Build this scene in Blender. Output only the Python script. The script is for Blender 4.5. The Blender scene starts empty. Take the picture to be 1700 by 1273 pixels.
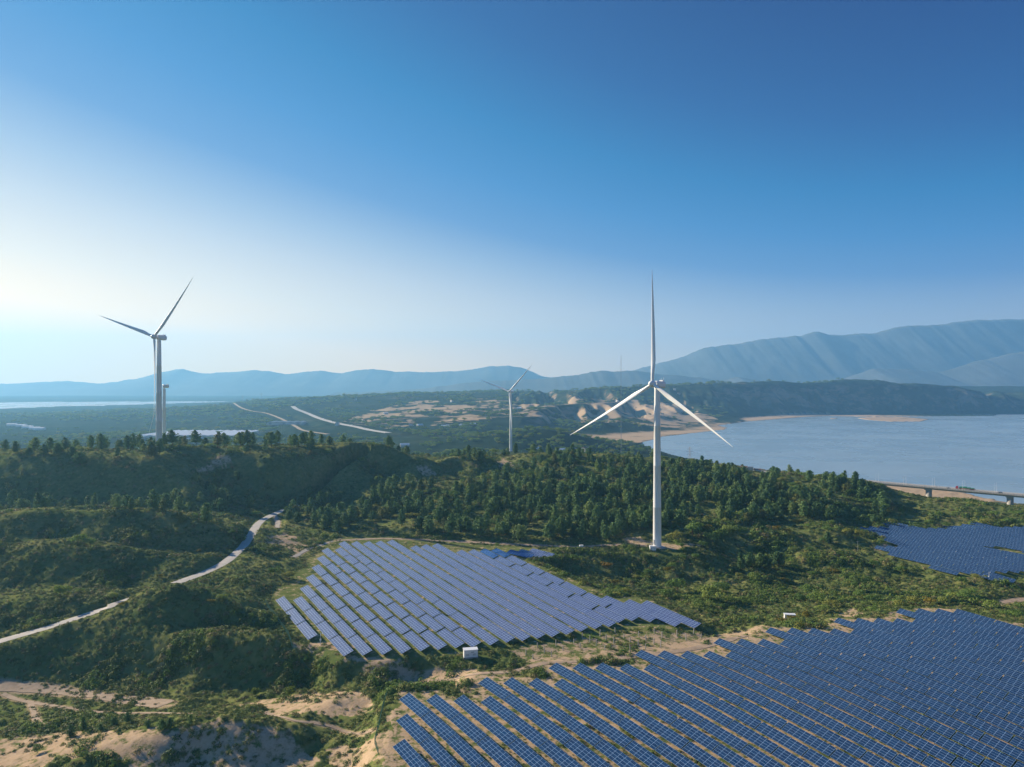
import bpy, math, random
import numpy as np

# ------------------------------------------------------------------ camera, light, world
F, CU, CV, H = 1179.0, 850.0, 638.0, 90.0      # photo focal length and centre in photo pixels, camera height
sc = bpy.context.scene
col = sc.collection
cam_d = bpy.data.cameras.new('camera')
cam_d.sensor_width = 36.0
cam_d.lens = F / 1700 * 36
cam_d.shift_y = 1.5 / 1700
cam_d.clip_start = 0.5
cam_d.clip_end = 60000
cam = bpy.data.objects.new('camera', cam_d)
cam.location = (0, 0, H)
cam.rotation_euler = (math.radians(90), 0, 0)
col.objects.link(cam)
sc.camera = cam

SUN_AZ, SUN_EL = math.radians(-57), math.radians(20.5)      # azimuth clockwise from +Y (view direction)
sun_dir = (math.sin(SUN_AZ) * math.cos(SUN_EL), math.cos(SUN_AZ) * math.cos(SUN_EL), math.sin(SUN_EL))
sd = bpy.data.lights.new('sun', 'SUN')
sd.energy = 4.8
sd.angle = math.radians(0.53)
sd.color = (1.0, 0.83, 0.60)
sun = bpy.data.objects.new('sun', sd)
sun.rotation_euler = (math.radians(90) - SUN_EL, 0, math.pi - SUN_AZ)
col.objects.link(sun)

world = bpy.data.worlds.new('World')
sc.world = world
world.use_nodes = True
wn, wl = world.node_tree.nodes, world.node_tree.links
wn.clear()
sky = wn.new('ShaderNodeTexSky')
sky.sky_type = 'NISHITA'
sky.sun_disc = False
sky.sun_elevation = SUN_EL
sky.sun_rotation = SUN_AZ
sky.altitude = 300
sky.air_density = 1.0
sky.dust_density = 0.05
sky.ozone_density = 3.0
sky_pre = wn.new('ShaderNodeVectorMath'); sky_pre.operation = 'SCALE'; sky_pre.inputs['Scale'].default_value = 0.1
sep_s = wn.new('ShaderNodeSeparateColor')
hs = wn.new('ShaderNodeValToRGB')               # colours of the clear autumn sky against the sky's brightness
SKY_RAMP = [(.165, (0, .024, .125)), (.21, (0, .046, .175)), (.26, (0, .092, .250)), (.31, (.018, .118, .295)), (.37, (.060, .145, .310)), (.44, (.20, .245, .335)), (.52, (.37, .345, .345)), (.64, (.60, .46, .32)), (.8, (.98, .58, .20)), (.97, (1, .57, .12))]
hs.color_ramp.interpolation = 'LINEAR'
while len(hs.color_ramp.elements) < len(SKY_RAMP): hs.color_ramp.elements.new(.5)
for e_, (p_, c_) in zip(hs.color_ramp.elements, SKY_RAMP): e_.position = p_; e_.color = (*c_, 1)
sky_post = wn.new('ShaderNodeVectorMath'); sky_post.operation = 'SCALE'; sky_post.inputs['Scale'].default_value = 8.5
bgn = wn.new('ShaderNodeBackground')
bgn.inputs['Strength'].default_value = 0.10
wo = wn.new('ShaderNodeOutputWorld')
wl.new(sky.outputs[0], sky_pre.inputs[0])
wl.new(sky_pre.outputs[0], sep_s.inputs[0])
wl.new(sep_s.outputs[1], hs.inputs[0])
wl.new(hs.outputs[0], sky_post.inputs[0])
wl.new(sky_post.outputs[0], bgn.inputs['Color'])
wl.new(bgn.outputs[0], wo.inputs['Surface'])

sc.view_settings.view_transform = 'Standard'
sc.view_settings.look = 'None'
sc.view_settings.gamma = 1.0
sc.view_settings.exposure = 1.1
sc.render.engine = 'CYCLES'
sc.cycles.use_denoising = True
sc.cycles.max_bounces = 6
sc.cycles.volume_bounces = 3
sc.cycles.use_adaptive_sampling = True

HAZE_DENSITY = 1.0e-4
HAZE_COLOR = (0.25, 0.60, 1.0)
HAZE_G = 0.33

rng = np.random.default_rng(7)
random.seed(7)

# ------------------------------------------------------------------ helpers
def tag(o, label=None, cat=None, group=None, kind=None):
    if label: o['label'] = label
    if cat: o['category'] = cat
    if group: o['group'] = group
    if kind: o['kind'] = kind
    return o

def empty(name, loc, rz=0.0):
    o = bpy.data.objects.new(name, None)
    o.empty_display_size = 0.5
    o.location = loc
    o.rotation_euler = (0, 0, rz)
    col.objects.link(o)
    return o

def mesh_np(name, verts, faces, mat=None, smooth=False, uvs=None):
    """verts (n,3); faces (m,k) of one arity, or a list of such arrays"""
    verts = np.asarray(verts, dtype=np.float32)
    fl = faces if isinstance(faces, list) and isinstance(faces[0], np.ndarray) and faces[0].ndim == 2 else [faces]
    fl = [np.asarray(f, dtype=np.int32) for f in fl if len(f)]
    me = bpy.data.meshes.new(name)
    me.vertices.add(len(verts))
    me.vertices.foreach_set('co', verts.ravel())
    nl = sum(f.size for f in fl)
    npoly = sum(len(f) for f in fl)
    me.loops.add(nl)
    me.loops.foreach_set('vertex_index', np.concatenate([f.ravel() for f in fl]))
    me.polygons.add(npoly)
    tot = np.concatenate([np.full(len(f), f.shape[1], dtype=np.int32) for f in fl])
    st = np.concatenate([[0], np.cumsum(tot)[:-1]]).astype(np.int32)
    me.polygons.foreach_set('loop_start', st)
    me.polygons.foreach_set('loop_total', tot)
    if uvs is not None:
        ul = me.uv_layers.new(name='UVMap')
        ul.data.foreach_set('uv', np.asarray(uvs, dtype=np.float32).ravel())
    me.update(calc_edges=True)
    me.validate()
    me.polygons.foreach_set('use_smooth', np.full(len(me.polygons), bool(smooth)))
    if mat: me.materials.append(mat)
    return me

def link(name, me, parent=None, loc=None):
    o = bpy.data.objects.new(name, me)
    if parent: o.parent = parent
    if loc is not None: o.location = loc
    col.objects.link(o)
    return o

class MB:
    """collects boxes, tubes and lofts in one mesh"""
    def __init__(s): s.v, s.q, s.t, s.n = [], [], [], 0
    def add(s, v, f):
        v = np.asarray(v, float)
        for a in f:
            (s.q if len(a) == 4 else s.t).append([i + s.n for i in a])
        s.v.append(v); s.n += len(v)
    def box(s, c, d, rz=0.0, tilt=None):
        x, y, z = d[0] / 2, d[1] / 2, d[2] / 2
        v = np.array([(-x, -y, -z), (x, -y, -z), (x, y, -z), (-x, y, -z), (-x, -y, z), (x, -y, z), (x, y, z), (-x, y, z)])
        if rz:
            cs, sn = math.cos(rz), math.sin(rz)
            v = v @ np.array([[cs, sn, 0], [-sn, cs, 0], [0, 0, 1]])
        s.add(v + np.array(c), [(0, 3, 2, 1), (4, 5, 6, 7), (0, 1, 5, 4), (1, 2, 6, 5), (2, 3, 7, 6), (3, 0, 4, 7)])
    def beam(s, a, b, w, h=None):
        a, b = np.array(a, float), np.array(b, float)
        h = h or w
        d = b - a; L = np.linalg.norm(d); d = d / max(L, 1e-6)
        up = np.array([0, 0, 1.]) if abs(d[2]) < .95 else np.array([1., 0, 0])
        x = np.cross(d, up); x /= np.linalg.norm(x); y = np.cross(x, d)
        v = [p + x * sx * w / 2 + y * sy * h / 2 for p in (a, b) for sx, sy in ((-1, -1), (1, -1), (1, 1), (-1, 1))]
        s.add(v, [(0, 1, 2, 3), (7, 6, 5, 4), (0, 4, 5, 1), (1, 5, 6, 2), (2, 6, 7, 3), (3, 7, 4, 0)])
    def loft(s, rings, cap=True):
        n = len(rings[0]); base = s.n
        v = np.concatenate([np.asarray(r, float) for r in rings])
        f = []
        for i in range(len(rings) - 1):
            for k in range(n):
                k2 = (k + 1) % n
                f.append((i * n + k, i * n + k2, (i + 1) * n + k2, (i + 1) * n + k))
        if cap:
            c0 = np.mean(rings[0], 0); c1 = np.mean(rings[-1], 0)
            v = np.vstack([v, c0, c1]); a, b = len(v) - 2, len(v) - 1
            m = (len(rings) - 1) * n
            for k in range(n):
                k2 = (k + 1) % n
                f.append((a, k2, k)); f.append((b, m + k, m + k2))
        s.add(v, f)
    def cyl(s, a, b, r0, r1=None, n=10):
        a, b = np.array(a, float), np.array(b, float)
        r1 = r0 if r1 is None else r1
        d = b - a; d = d / max(np.linalg.norm(d), 1e-9)
        up = np.array([0, 0, 1.]) if abs(d[2]) < .95 else np.array([1., 0, 0])
        x = np.cross(d, up); x /= np.linalg.norm(x); y = np.cross(d, x)
        an = np.linspace(0, 2 * math.pi, n, endpoint=False)
        ring = lambda c, r: [c + r * (math.cos(t) * x + math.sin(t) * y) for t in an]
        s.loft([ring(a, r0), ring(b, r1)])
    def mesh(s, name, mat, smooth=False):
        fl = []
        if s.q: fl.append(np.array(s.q))
        if s.t: fl.append(np.array(s.t))
        return mesh_np(name, np.concatenate(s.v), fl, mat, smooth)
    def build(s, name, mat, parent=None, smooth=False, loc=None):
        return link(name, s.mesh(name, mat, smooth), parent, loc)

def smooth_by_angle(me, deg=35):
    try:
        me.set_sharp_from_angle(angle=math.radians(deg))
    except Exception:
        pass

# value noise
_tab = rng.random((512, 512))
def vnoise(x, y):
    xi = np.floor(x); yi = np.floor(y)
    fx = x - xi; fy = y - yi
    fx = fx * fx * (3 - 2 * fx); fy = fy * fy * (3 - 2 * fy)
    xi = xi.astype(np.int64) & 511; yi = yi.astype(np.int64) & 511
    x1 = (xi + 1) & 511; y1 = (yi + 1) & 511
    return (_tab[xi, yi] * (1 - fx) * (1 - fy) + _tab[x1, yi] * fx * (1 - fy) + _tab[xi, y1] * (1 - fx) * fy + _tab[x1, y1] * fx * fy) * 2 - 1
def fbm(x, y, octv=4, gain=.5):
    a, s, t = 1.0, 0.0, 0.0
    for i in range(octv):
        c, d = math.cos(i * 1.7), math.sin(i * 1.7)
        s = s + a * vnoise((x * c - y * d) * 2 ** i + 17.3 * i + 100, (x * d + y * c) * 2 ** i + 9.1 * i + 100)
        t += a; a *= gain
    return s / t
def sstep(a, b, x):
    t = np.clip((x - a) / (b - a), 0, 1)
    return t * t * (3 - 2 * t)

def uvz(u, v, z):
    Y = (H - z) * F / (v - CV)
    return ((u - CU) / F * Y, Y, z)
def uvY(u, v, Y):
    return ((u - CU) / F * Y, Y, H - (v - CV) / F * Y)
def uYz(u, Y, z):
    return ((u - CU) / F * Y, Y, z)

def in_poly(x, y, poly):
    poly = np.asarray(poly); c = np.zeros(np.shape(x), bool)
    j = len(poly) - 1
    for i in range(len(poly)):
        xi, yi = poly[i]; xj, yj = poly[j]
        if yi != yj:
            c ^= ((yi > y) != (yj > y)) & (x < (xj - xi) * (y - yi) / (yj - yi) + xi)
        j = i
    return c

# ------------------------------------------------------------------ solar field layout (also shapes the ground)
TH = math.radians(33)
D2 = np.array([math.sin(TH), -math.cos(TH)]); N2 = np.array([math.cos(TH), math.sin(TH)])
PITCH, P0 = 6.2, 70.5
START = [(0,651.5,1238.9),(1,659,1195.6),(2,666.5,1158.9),(3,710.2,1161.2),(4,753,1163.9),(5,796.7,1165.6),(6,795,1133),(7,835.9,1133.9),(8,876.1,1134.8),(9,917,1136.5),(10,907.3,1109.5),(11,944,1111),(12,982,1110.4),(13,1020,1112.2),(14,1062,1112.7),(15,1049.1,1088),(16,1088.8,1088),(17,1128.5,1088.5),(18,1168.3,1088.2),(19,1206.5,1087.9),(20,1187.9,1065.9),(21,1224.1,1066.8),(22,1261.2,1066.8),(23,1298.2,1067.6),(24,1274.4,1047.4),(25,1308.8,1048.2),(26,1343.2,1049.1),(27,1377.6,1050),(28,1411.2,1050.9),(29,1385.6,1031.5),(30,1418,1032),(31,1451,1032),(32,1483,1032.4),(33,1513,1033),(34,1483.8,1017.4),(35,1514.7,1017.4),(36,1545.6,1018.2),(37,1576.5,1019)]
GAPS = [(17,1184.4,1114.5),(18,1225,1115.4),(19,1265.6,1115.4),(20,1305.3,1116.2),(21,1345.9,1117.1),(22,1386.5,1117.1),(23,1425.3,1121.5),
 (15,1160.6,1143.6),(16,1204.7,1144.5),(17,1247.1,1145.3),(18,1291.2,1146.2),(19,1332.6,1147.1),(20,1375.9,1148),(21,1418.2,1148.9),(22,1460,1150.6),(23,1502.3,1153.3),(24,1542.1,1155.9),(25,1584.4,1157.7),(26,1626.8,1159.5),(27,1669.1,1163),
 (19,1408.8,1183.3),(20,1453.8,1185.1),(21,1498.8,1186.8),(22,1543.8,1189.5),(23,1588.8,1192.1),(24,1633.8,1194.8),(25,1677.9,1198.3),(3,752.6,1198.3),(3,800.6,1244.2)]
_P = np.array([(k, u, v) for k, u, v in START + GAPS])
_a = (_P[:, 1] - CU) / F
_Y = (P0 + PITCH * _P[:, 0]) / (N2[0] * _a + N2[1]); _X = _a * _Y
_z = H - (_P[:, 2] - CV) / F * _Y
_A = np.c_[np.ones(len(_X)), _X, _Y, _X * _X / 100, _X * _Y / 100, _Y * _Y / 100]
_lam = np.diag([0, .01, .01, 3., 3., 3.])
SURF = np.linalg.solve(_A.T @ _A + _lam, _A.T @ _z)
LOW = 0.75                                     # low edge of a table above the ground
def front_z(X, Y):
    X = np.asarray(X, float); Y = np.asarray(Y, float)
    return SURF[0] + SURF[1] * X + SURF[2] * Y + SURF[3] * X * X / 100 + SURF[4] * X * Y / 100 + SURF[5] * Y * Y / 100 - LOW

# left field rows: (start pixel of low edge, end pixel of low edge)
L0 = [(457.8,995.8,512.5,1062.6),(487,995.8,571.8,1090.3),(498,976.4,603.4,1089),(507.9,958.6,636.6,1087.8),(517.7,942.2,668.5,1086),(526,926.6,700,1082.5),(533.8,913.7,729.4,1080.4),(555.7,912.8,758.7,1077),
 (562,902.5,785.5,1075.2),(582.7,902.5,814.9,1071),(602.9,902.5,841.7,1066.6),(622.8,901.6,867.6,1064),(642,899.9,892.6,1060.5),(681,909.5,916.3,1057),(698.5,907.5,941,1053.8),(717,906,963.4,1048),(757,917,986.5,1043),(777,916,1008.7,1039),(796,915,1030,1035),(815,914,1052,1031.7)]
L1 = [(840,917.5,888,928),(858,916.5,897,926),(877,915,922,927)]              # short tops of the last rows
L2 = [(996,994.5,1073,1029),(1034,1001,1112.5,1035.8),(1063,1003,1144,1038)]

# ------------------------------------------------------------------ terrain control points
C = []
def Z(*pts):
    for p in pts: C.append(uvz(*p))
def YV(*pts):
    for p in pts: C.append(uvY(*p))
def PZ(*pts):
    for p in pts: C.append(uYz(*p))
def ZL(*pts):                                   # polyline of (u,v,z), densified
    w = [uvz(*p) for p in pts]
    for a, b in zip(w[:-1], w[1:]):
        for t in (0, .33, .67): C.append(tuple(a[i] + (b[i] - a[i]) * t for i in range(3)))
    C.append(w[-1])
def YL(*pts):
    w = [uvY(*p) for p in pts]
    for a, b in zip(w[:-1], w[1:]):
        for t in (0, .5): C.append(tuple(a[i] + (b[i] - a[i]) * t for i in range(3)))
    C.append(w[-1])
Z((-200,1273,-7),(0,1273,-6.5),(200,1273,-4.5),(400,1273,-5.5),(560,1273,-5.5),(650,1273,-3))
ZL((150,1225,-4),(250,1215,-1.2),(330,1203,0.2),(420,1203,-0.5),(480,1225,-3)); Z((330,1262,-6),(450,1262,-6),(520,1240,-5.5))
Z((0,1140,-10),(150,1160,-10),(300,1165,-10),(450,1160,-9),(520,1142,-9.5),(-100,1140,-10),(0,1195,-9.5),(200,1190,-8),(330,1185,-7),(450,1190,-6),(550,1160,-3.8),(620,1178,-5),(580,1210,-5.5))
Z((600,1125,-8),(680,1125,-6),(520,1128,-9.8),(760,1112,-3),(860,1108,-1.5),(450,1145,-9.8),(640,1108,-5.5))
ZL((-150,1100,-4),(0,1074,-2.5),(80,1048,0),(150,1025,2.2),(183,1010,3.4),(212,993,6.6),(290,966,11),(350,985,8),(400,1008,4),(440,1030,1))
ZL((292,1064,-1.0),(350,1052,1.8),(430,1055,2.0),(475,1076,-.5),(505,1104,-5)); ZL((320,1040,-.8),(400,1038,-1),(460,1050,-2.5))
ZL((-100,1132,-9.8),(100,1128,-9.8),(200,1125,-9.6),(290,1122,-9)); ZL((330,1140,-9.8),(430,1140,-9.8))
Z((250,1090,-5),(240,1060,-1),(330,1030,1))
ROAD = [uvz(*p) for p in [(-150,1108,-4),(0,1064,-2.4),(80,1041,-.6),(160,1015,1.6),(188,1004,3.2)]] + [uYz(235,296,2.0)] + [uvz(*p) for p in [(305,963,3),(340,950,3),(372,934,3),(392,918,3),(405,905,3),(418,886,2.6),(428,870,2.2),(445,858,1.8),(480,843,1),(520,831,.5),(548,824,.2),(575,818,0),(600,812,0)]]
Z((330,985,4),(400,960,3),(440,930,2),(440,980,1),(470,960,.5),(500,925,0),(460,900,2),(430,920,3),(480,880,1.5),(430,1015,0.5))
ZL((-120,1005,3),(0,999,3.5),(100,990,4.5),(180,992,3.5)); Z((0,1048,-2.2),(100,1026,-.5),(-120,1060,-3))
ZL((-120,925,12),(0,915,13),(60,902,15),(120,893,16.5),(180,903,14),(250,922,9),(330,925,6)); ZL((-100,985,2),(0,983,2),(100,978,2.5),(200,978,2),(270,965,2.5))
ZL((-120,880,16),(0,868,17),(60,853,19),(100,848,20),(190,845,20.5),(270,847,20),(330,862,16),(375,882,10),(398,900,5)); ZL((0,908,9),(100,888,10),(200,912,6),(270,913,5),(350,911,4))
PZ((0,460,8),(100,465,8),(200,480,7),(300,460,6),(380,440,4))
ZL((-150,770,33),(0,760,35),(60,762,35),(130,760,36),(190,755,37.5),(240,768,33),(280,785,27),(310,802,21))
Z((0,749,38),(100,749,38.5),(200,747,39),(265,748,38.5)); ZL((-100,838,9),(0,835,9),(100,832,10),(200,833,9),(290,835,7))
Z((330,760,33),(400,755,35),(450,762,33),(500,762,32),(360,778,26),(430,785,23),(400,805,14),(480,800,15),(550,795,16),(350,822,9),(450,825,6),(600,803,12),(520,812,8))
ZL((300,747,38.5),(440,746,37.5),(520,743,37.5),(600,743,36),(645,748,33),(700,760,26),(735,764,23),(765,754,27),(790,768,21),(812,785,13))
Z((700,788,10),(640,792,11),(750,790,9),(800,792,9))
PZ((0,660,15),(0,800,-14),(250,650,18),(250,800,-16),(450,720,8),(450,900,-25),(640,760,8),(640,900,-18),(800,760,4),(800,900,-16),(846,1117,-14),(-150,700,10),(-150,900,-25))
ZL((832,770,16),(860,757,22),(900,752,23.5),(960,753,23),(1030,762,20),(1100,770,17),(1150,765,19),(1200,776,16),(1260,788,12),(1320,785,13),(1400,795,10),(1450,802,8),(1478,816,4),(1505,842,-3))
Z((560,818,7),(650,820,8),(760,830,7),(700,860,4),(850,800,11),(950,800,11),(1050,810,9),(850,850,4),(1000,850,4),(1150,820,7),(1300,820,6),(1400,840,3),(600,880,.5),(540,890,.5),(700,893,0),(850,905,0),(960,905,0),(1090,908,0),(1020,907,0),(1150,903,-.5),(1050,892,.5),(1250,850,3))
Z((900,925,-1),(1000,921,-1),(1090,918,-1),(1170,922,-1.5),(930,950,-6),(1050,957,-9),(1150,957,-9),(1000,975,-7),(1100,1000,-7),(1200,1005,-7),(1060,992,-2.5),(1180,1030,-5),(1230,1020,-6.5),(1300,1018,-7))
ZL((1205,892,-.5),(1300,886,0),(1350,879,1.5),(1400,893,-1),(1420,902,-4)); Z((1220,928,-8),(1300,925,-9),(1380,915,-7))
Z((1310,915,-6),(1330,922,-6),(1400,932,-6.5),(1450,928,-6.5),(1400,965,-10),(1340,955,-11),(1250,975,-10),(1500,965,-10),(1600,990,-10),(1500,990,-9),(1690,985,-10),(1400,1000,-8),(1800,980,-10))
Z((1450,885,-5),(1600,875,-6),(1700,873,-6),(1640,957,-7),(1700,947,-7),(1450,915,-5),(1560,945,-6.5),(1570,905,-5.5),(1500,900,-5.2),(1650,915,-6.2),(1850,875,-6),(1850,950,-7))
Z((1500,866,-5),(1600,862,-4),(1625,826,2.5),(1548,848,-3),(1575,846,-2),(1520,850,-4),(1680,848,-1),(1740,850,-2),(1560,860,-4))
PZ((1542,720,-35),(1542,780,-50),(1542,860,-54),(1700,640,-30),(1700,720,-50),(1700,850,-57),(1850,600,-30),(1850,720,-54),(1430,720,-35),(1430,860,-56),(1300,800,-30),(1300,950,-56),(1200,900,-25),(1100,900,-20),(1000,900,-12),(1620,650,-22),(1560,600,-18))
PZ((1100,1150,-44),(1180,1150,-48),(1000,1100,-32),(900,1100,-20),(1060,1350,-52),(900,1500,-4),(850,1480,-10),(960,1480,-18),(1010,1450,-38),(900,1350,-35),(800,1300,-32),(700,1300,-35),(600,1300,-38),(940,1650,-40),(850,1650,-35))
Z((950,720,-55),(1050,717,-58),(1150,712,-58.5),(1000,703,-48),(1100,697,-45),(950,705,-48),(1170,705,-56),(1200,695,-50))
YV((1000,695,2350),(900,690,2250),(900,676,2500),(1000,674,2600),(1080,676,2700),(1130,690,2900),(1060,690,2650),(1180,690,3050))
YL((520,662,3400),(600,657,3500),(700,657,3500),(800,656,3500),(900,653,3500),(1000,647,3550),(1050,643,3600),(1130,639,3700),(1220,636,3650),(1255,639,3660),(1300,637,3700),(1400,639,3710),(1500,643,3710),(1560,647,3700),(1640,652,3700),(1700,657,3700),(1800,664,3700),(2000,675,3700))
YL((1240,694,3150),(1300,689,3480),(1400,687.5,3600),(1500,686.5,3620),(1600,686.5,3620),(1700,686,3640),(1900,686,3650))
YV((1500,642,5200),(1700,641,5200),(1300,647,5200),(1600,640,5200),(1900,642,5200),(1100,645,5000))
Z((0,735,-46),(200,735,-46),(400,733,-45),(0,700,-52),(200,700,-52),(350,700,-47),(0,684,-57),(200,681,-57),(380,676,-50),(-200,684,-57),(-200,700,-52))
YV((430,663,4300),(400,671,3700),(480,668,3700),(450,690,2700))
PZ((0,1000,-35),(0,1300,-44),(250,1100,-42),(450,1100,-38),(640,1100,-30),(640,1500,-38),(500,2000,-42),(640,2000,-35),(800,2000,-28),(500,2700,-35),(700,2700,-15),(850,2700,-8))
for u in range(-900, 2800, 300):
    PZ((u, 7200, -52), (u, 9500, -54), (u, 13000, -55))
PZ((-600,300,-6),(-600,600,10),(-600,1200,-40),(-600,3000,-54),(-600,4400,-58),(2300,300,-10),(2300,450,-20),(2300,700,-55),(2300,1200,-64),(2300,2500,-64),(2300,3850,20),(2300,5200,40))
PZ((1250,1700,-64),(1500,1500,-64),(1500,2500,-64),(1350,2800,-64),(1700,1200,-64),(1700,2200,-64),(1700,3200,-64),(1500,3200,-64),(1200,1900,-63),(0,5200,-62),(200,5200,-62),(-300,5200,-62))
PZ(*[(u, yy, zz) for u in (1220,1350,1500) for yy, zz in ((3850,86),(4200,80),(4700,76))]); PZ(*[(u, yy, zz) for u in (1620,1720,1900) for yy, zz in ((3850,38),(4300,40),(4800,55))]); PZ(*[(u, yy, zz) for u in (950,1080) for yy, zz in ((3900,60),(4400,55))])
PZ((850,40,-12),(-700,90,-10),(2400,90,-12),(400,110,-9),(850,120,-2))
for r in L0[::3]:
    Z((r[0], r[1] + 2, -.4), (r[2], r[3] + 2, -.4), ((r[0] + r[2]) / 2, (r[1] + r[3]) / 2 + 2 - 7, -.4))
for r in L1 + L2: Z((r[0], r[1] + 2, -.4), (r[2], r[3] + 2, -.4))
Z((960,1060,-.8),(1050,1050,-.8),(920,1085,-1.2),(1000,1080,-1),(1090,1065,-1),(860,1085,-1),(1130,1060,-1.5),(1180,1050,-3.5))
for u, v in [(700,1210),(800,1240),(900,1180),(900,1260),(1000,1140),(1000,1220),(1100,1140),(1100,1240),(1200,1110),(1200,1180),(1200,1260),(1300,1085),(1300,1150),(1300,1230),(1400,1060),(1400,1120),(1400,1200),(1500,1045),(1500,1110),(1500,1190),(1600,1040),(1600,1110),(1600,1200),(1690,1060),(1690,1130),(1690,1220),(1780,1100),(660,1250),(670,1170),(800,1150),(1400,1260),(1550,1260),(1700,1280),(910,1120),(1060,1100),(1280,1055),(1490,1022),(1580,1024)]:
    z = 0.
    for _ in range(8):
        X, Y, _q = uvz(u, v, z); z = float(front_z(X, Y))
    C.append((X, Y, z))
C = np.array(C)

def ab(X, Y):
    r = np.hypot(X, Y); th = np.arctan2(X, np.maximum(Y, 1e-3))
    return th, np.log(np.maximum(r, 20.)) * 1.0
ca, cb = ab(C[:, 0], C[:, 1])
_EPS = 0.012
def phi(r2): return np.sqrt(r2 + _EPS ** 2)
_K = phi((ca[:, None] - ca[None]) ** 2 + (cb[:, None] - cb[None]) ** 2)
_n = len(C)
_M = np.zeros((_n + 1, _n + 1)); _M[:_n, :_n] = _K - np.eye(_n) * 0.004; _M[:_n, _n] = 1; _M[_n, :_n] = 1
_w = np.linalg.solve(_M, np.concatenate([C[:, 2], [0]]))
# coarse table in (angle, log r)
TA = np.linspace(-1.15, 1.15, 560); TB = np.linspace(math.log(30), math.log(14000), 720)
tab = np.zeros((len(TA), len(TB)), np.float32)
for i, a in enumerate(TA):
    r2 = (a - ca[None]) ** 2 + (TB[:, None] - cb[None]) ** 2
    tab[i] = phi(r2) @ _w[:_n] + _w[_n]
def base_z(X, Y):
    r = np.hypot(X, Y); th = np.arctan2(X, Y)
    th = np.clip(th, -1.149, 1.149); b = np.clip(np.log(np.maximum(r, 30.01)), TB[0], TB[-1] - 1e-4)
    fa = (th - TA[0]) / (TA[1] - TA[0]); fb = (b - TB[0]) / (TB[1] - TB[0])
    ia = np.clip(np.floor(fa).astype(int), 0, len(TA) - 2); ib = np.clip(np.floor(fb).astype(int), 0, len(TB) - 2)
    fa = fa - ia; fb = fb - ib
    return (tab[ia, ib] * (1 - fa) * (1 - fb) + tab[ia + 1, ib] * fa * (1 - fb) + tab[ia, ib + 1] * (1 - fa) * fb + tab[ia + 1, ib + 1] * fa * fb)

def hit(u, v):
    """first point of the ground seen at a photo pixel"""
    a = (u - CU) / F; s = (v - CV) / F
    Y = 100 * np.exp(np.linspace(0, math.log(120), 4000))
    g = (H - s * Y) - base_z(a * Y, Y)
    i = np.argmax(g < 0) if (g < 0).any() else len(Y) - 1
    y = Y[i]
    return (a * y, y, float(base_z(np.array([a * y]), np.array([y]))[0]))
def wpoly(uv, z=None):
    return np.array([(hit(u, v) if z is None else uvz(u, v, z))[:2] for u, v in uv])

# lake outlines
LAKE = wpoly([(1056,744),(1066,735),(1100,725),(1160,718),(1203,713),(1208,710),(1190,706),(1235,700),(1340,692),(1400,689.5),(1560,688),(1800,687),(2600,689),(2600,900),(1800,852),(1700,838),(1645,830),(1592,816),(1500,806),(1400,798),(1300,786),(1235,776),(1150,766),(1090,756)], -60)
BAY = wpoly([(-700,669),(0,667.5),(200,666.3),(400,665.6),(385,668),(300,669.5),(200,672),(90,674.5),(0,678.5),(-700,683)], -60)
BARS = [wpoly(p, -60) for p in ([(1422,694),(1450,692),(1500,692),(1545,696),(1530,700),(1480,700),(1440,697)], [(1378,694),(1392,694),(1390,695.5),(1378,695.5)], [(1380,690.5),(1400,688),(1660,688),(1650,690.5),(1540,691),(1440,692)])]

def poly_dist(x, y, pts):
    """distance to a polyline, and the parameter of the nearest point"""
    best = np.full(np.shape(x), 1e9); bt = np.zeros(np.shape(x))
    for i in range(len(pts) - 1):
        ax, ay = pts[i][:2]; bx, by = pts[i + 1][:2]
        dx, dy = bx - ax, by - ay; L2 = dx * dx + dy * dy + 1e-9
        t = np.clip(((x - ax) * dx + (y - ay) * dy) / L2, 0, 1)
        d = np.hypot(x - ax - t * dx, y - ay - t * dy)
        m = d < best; best = np.where(m, d, best); bt = np.where(m, i + t, bt)
    return best, bt

def catmull(pts, n=10):
    p = np.array(pts, float); p = np.vstack([2 * p[0] - p[1], p, 2 * p[-1] - p[-2]]); out = []
    for i in range(1, len(p) - 2):
        for t in np.linspace(0, 1, n, endpoint=False):
            out.append(.5 * ((2 * p[i]) + (-p[i-1] + p[i+1]) * t + (2*p[i-1] - 5*p[i] + 4*p[i+1] - p[i+2]) * t*t + (-p[i-1] + 3*p[i] - 3*p[i+1] + p[i+2]) * t**3))
    out.append(p[-2]); return np.array(out)
ROADC = catmull(ROAD, 8)
TRK = []   # (name, centreline, half width)
def track(name, uv, hw):
    TRK.append((name, catmull([hit(*p) for p in uv], 6), hw))
track('dirt_track', [(-80,1133),(0,1140),(60,1144),(120,1150),(180,1158),(230,1164),(275,1170)], 3.2)
track('foot_path', [(5,1152),(30,1162),(60,1168),(100,1174),(150,1181),(200,1184),(260,1184),(330,1185),(380,1184)], .75)
track('dirt_track', [(50,1166),(55,1180),(60,1195),(72,1205)], .7)
track('foot_path', [(440,1182),(480,1194),(520,1200),(560,1210),(620,1222)], .6)
track('gravel_track', [(455,858),(461,866),(460,876)], 1.6)
track('dirt_track', [(560,896),(640,893),(720,896),(800,900),(880,905),(960,908),(1020,905),(1085,905)], 1.5)
track('gravel_track', [(488,925),(510,912),(530,905),(552,897)], 1.2)
track('dirt_track', [(1640,1006),(1665,1000),(1690,996),(1760,985)], 2.0)
track('dirt_track', [(700,1132),(760,1128),(840,1118),(900,1103),(960,1098),(1060,1090),(1150,1078),(1240,1058)], 1.3)
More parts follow.
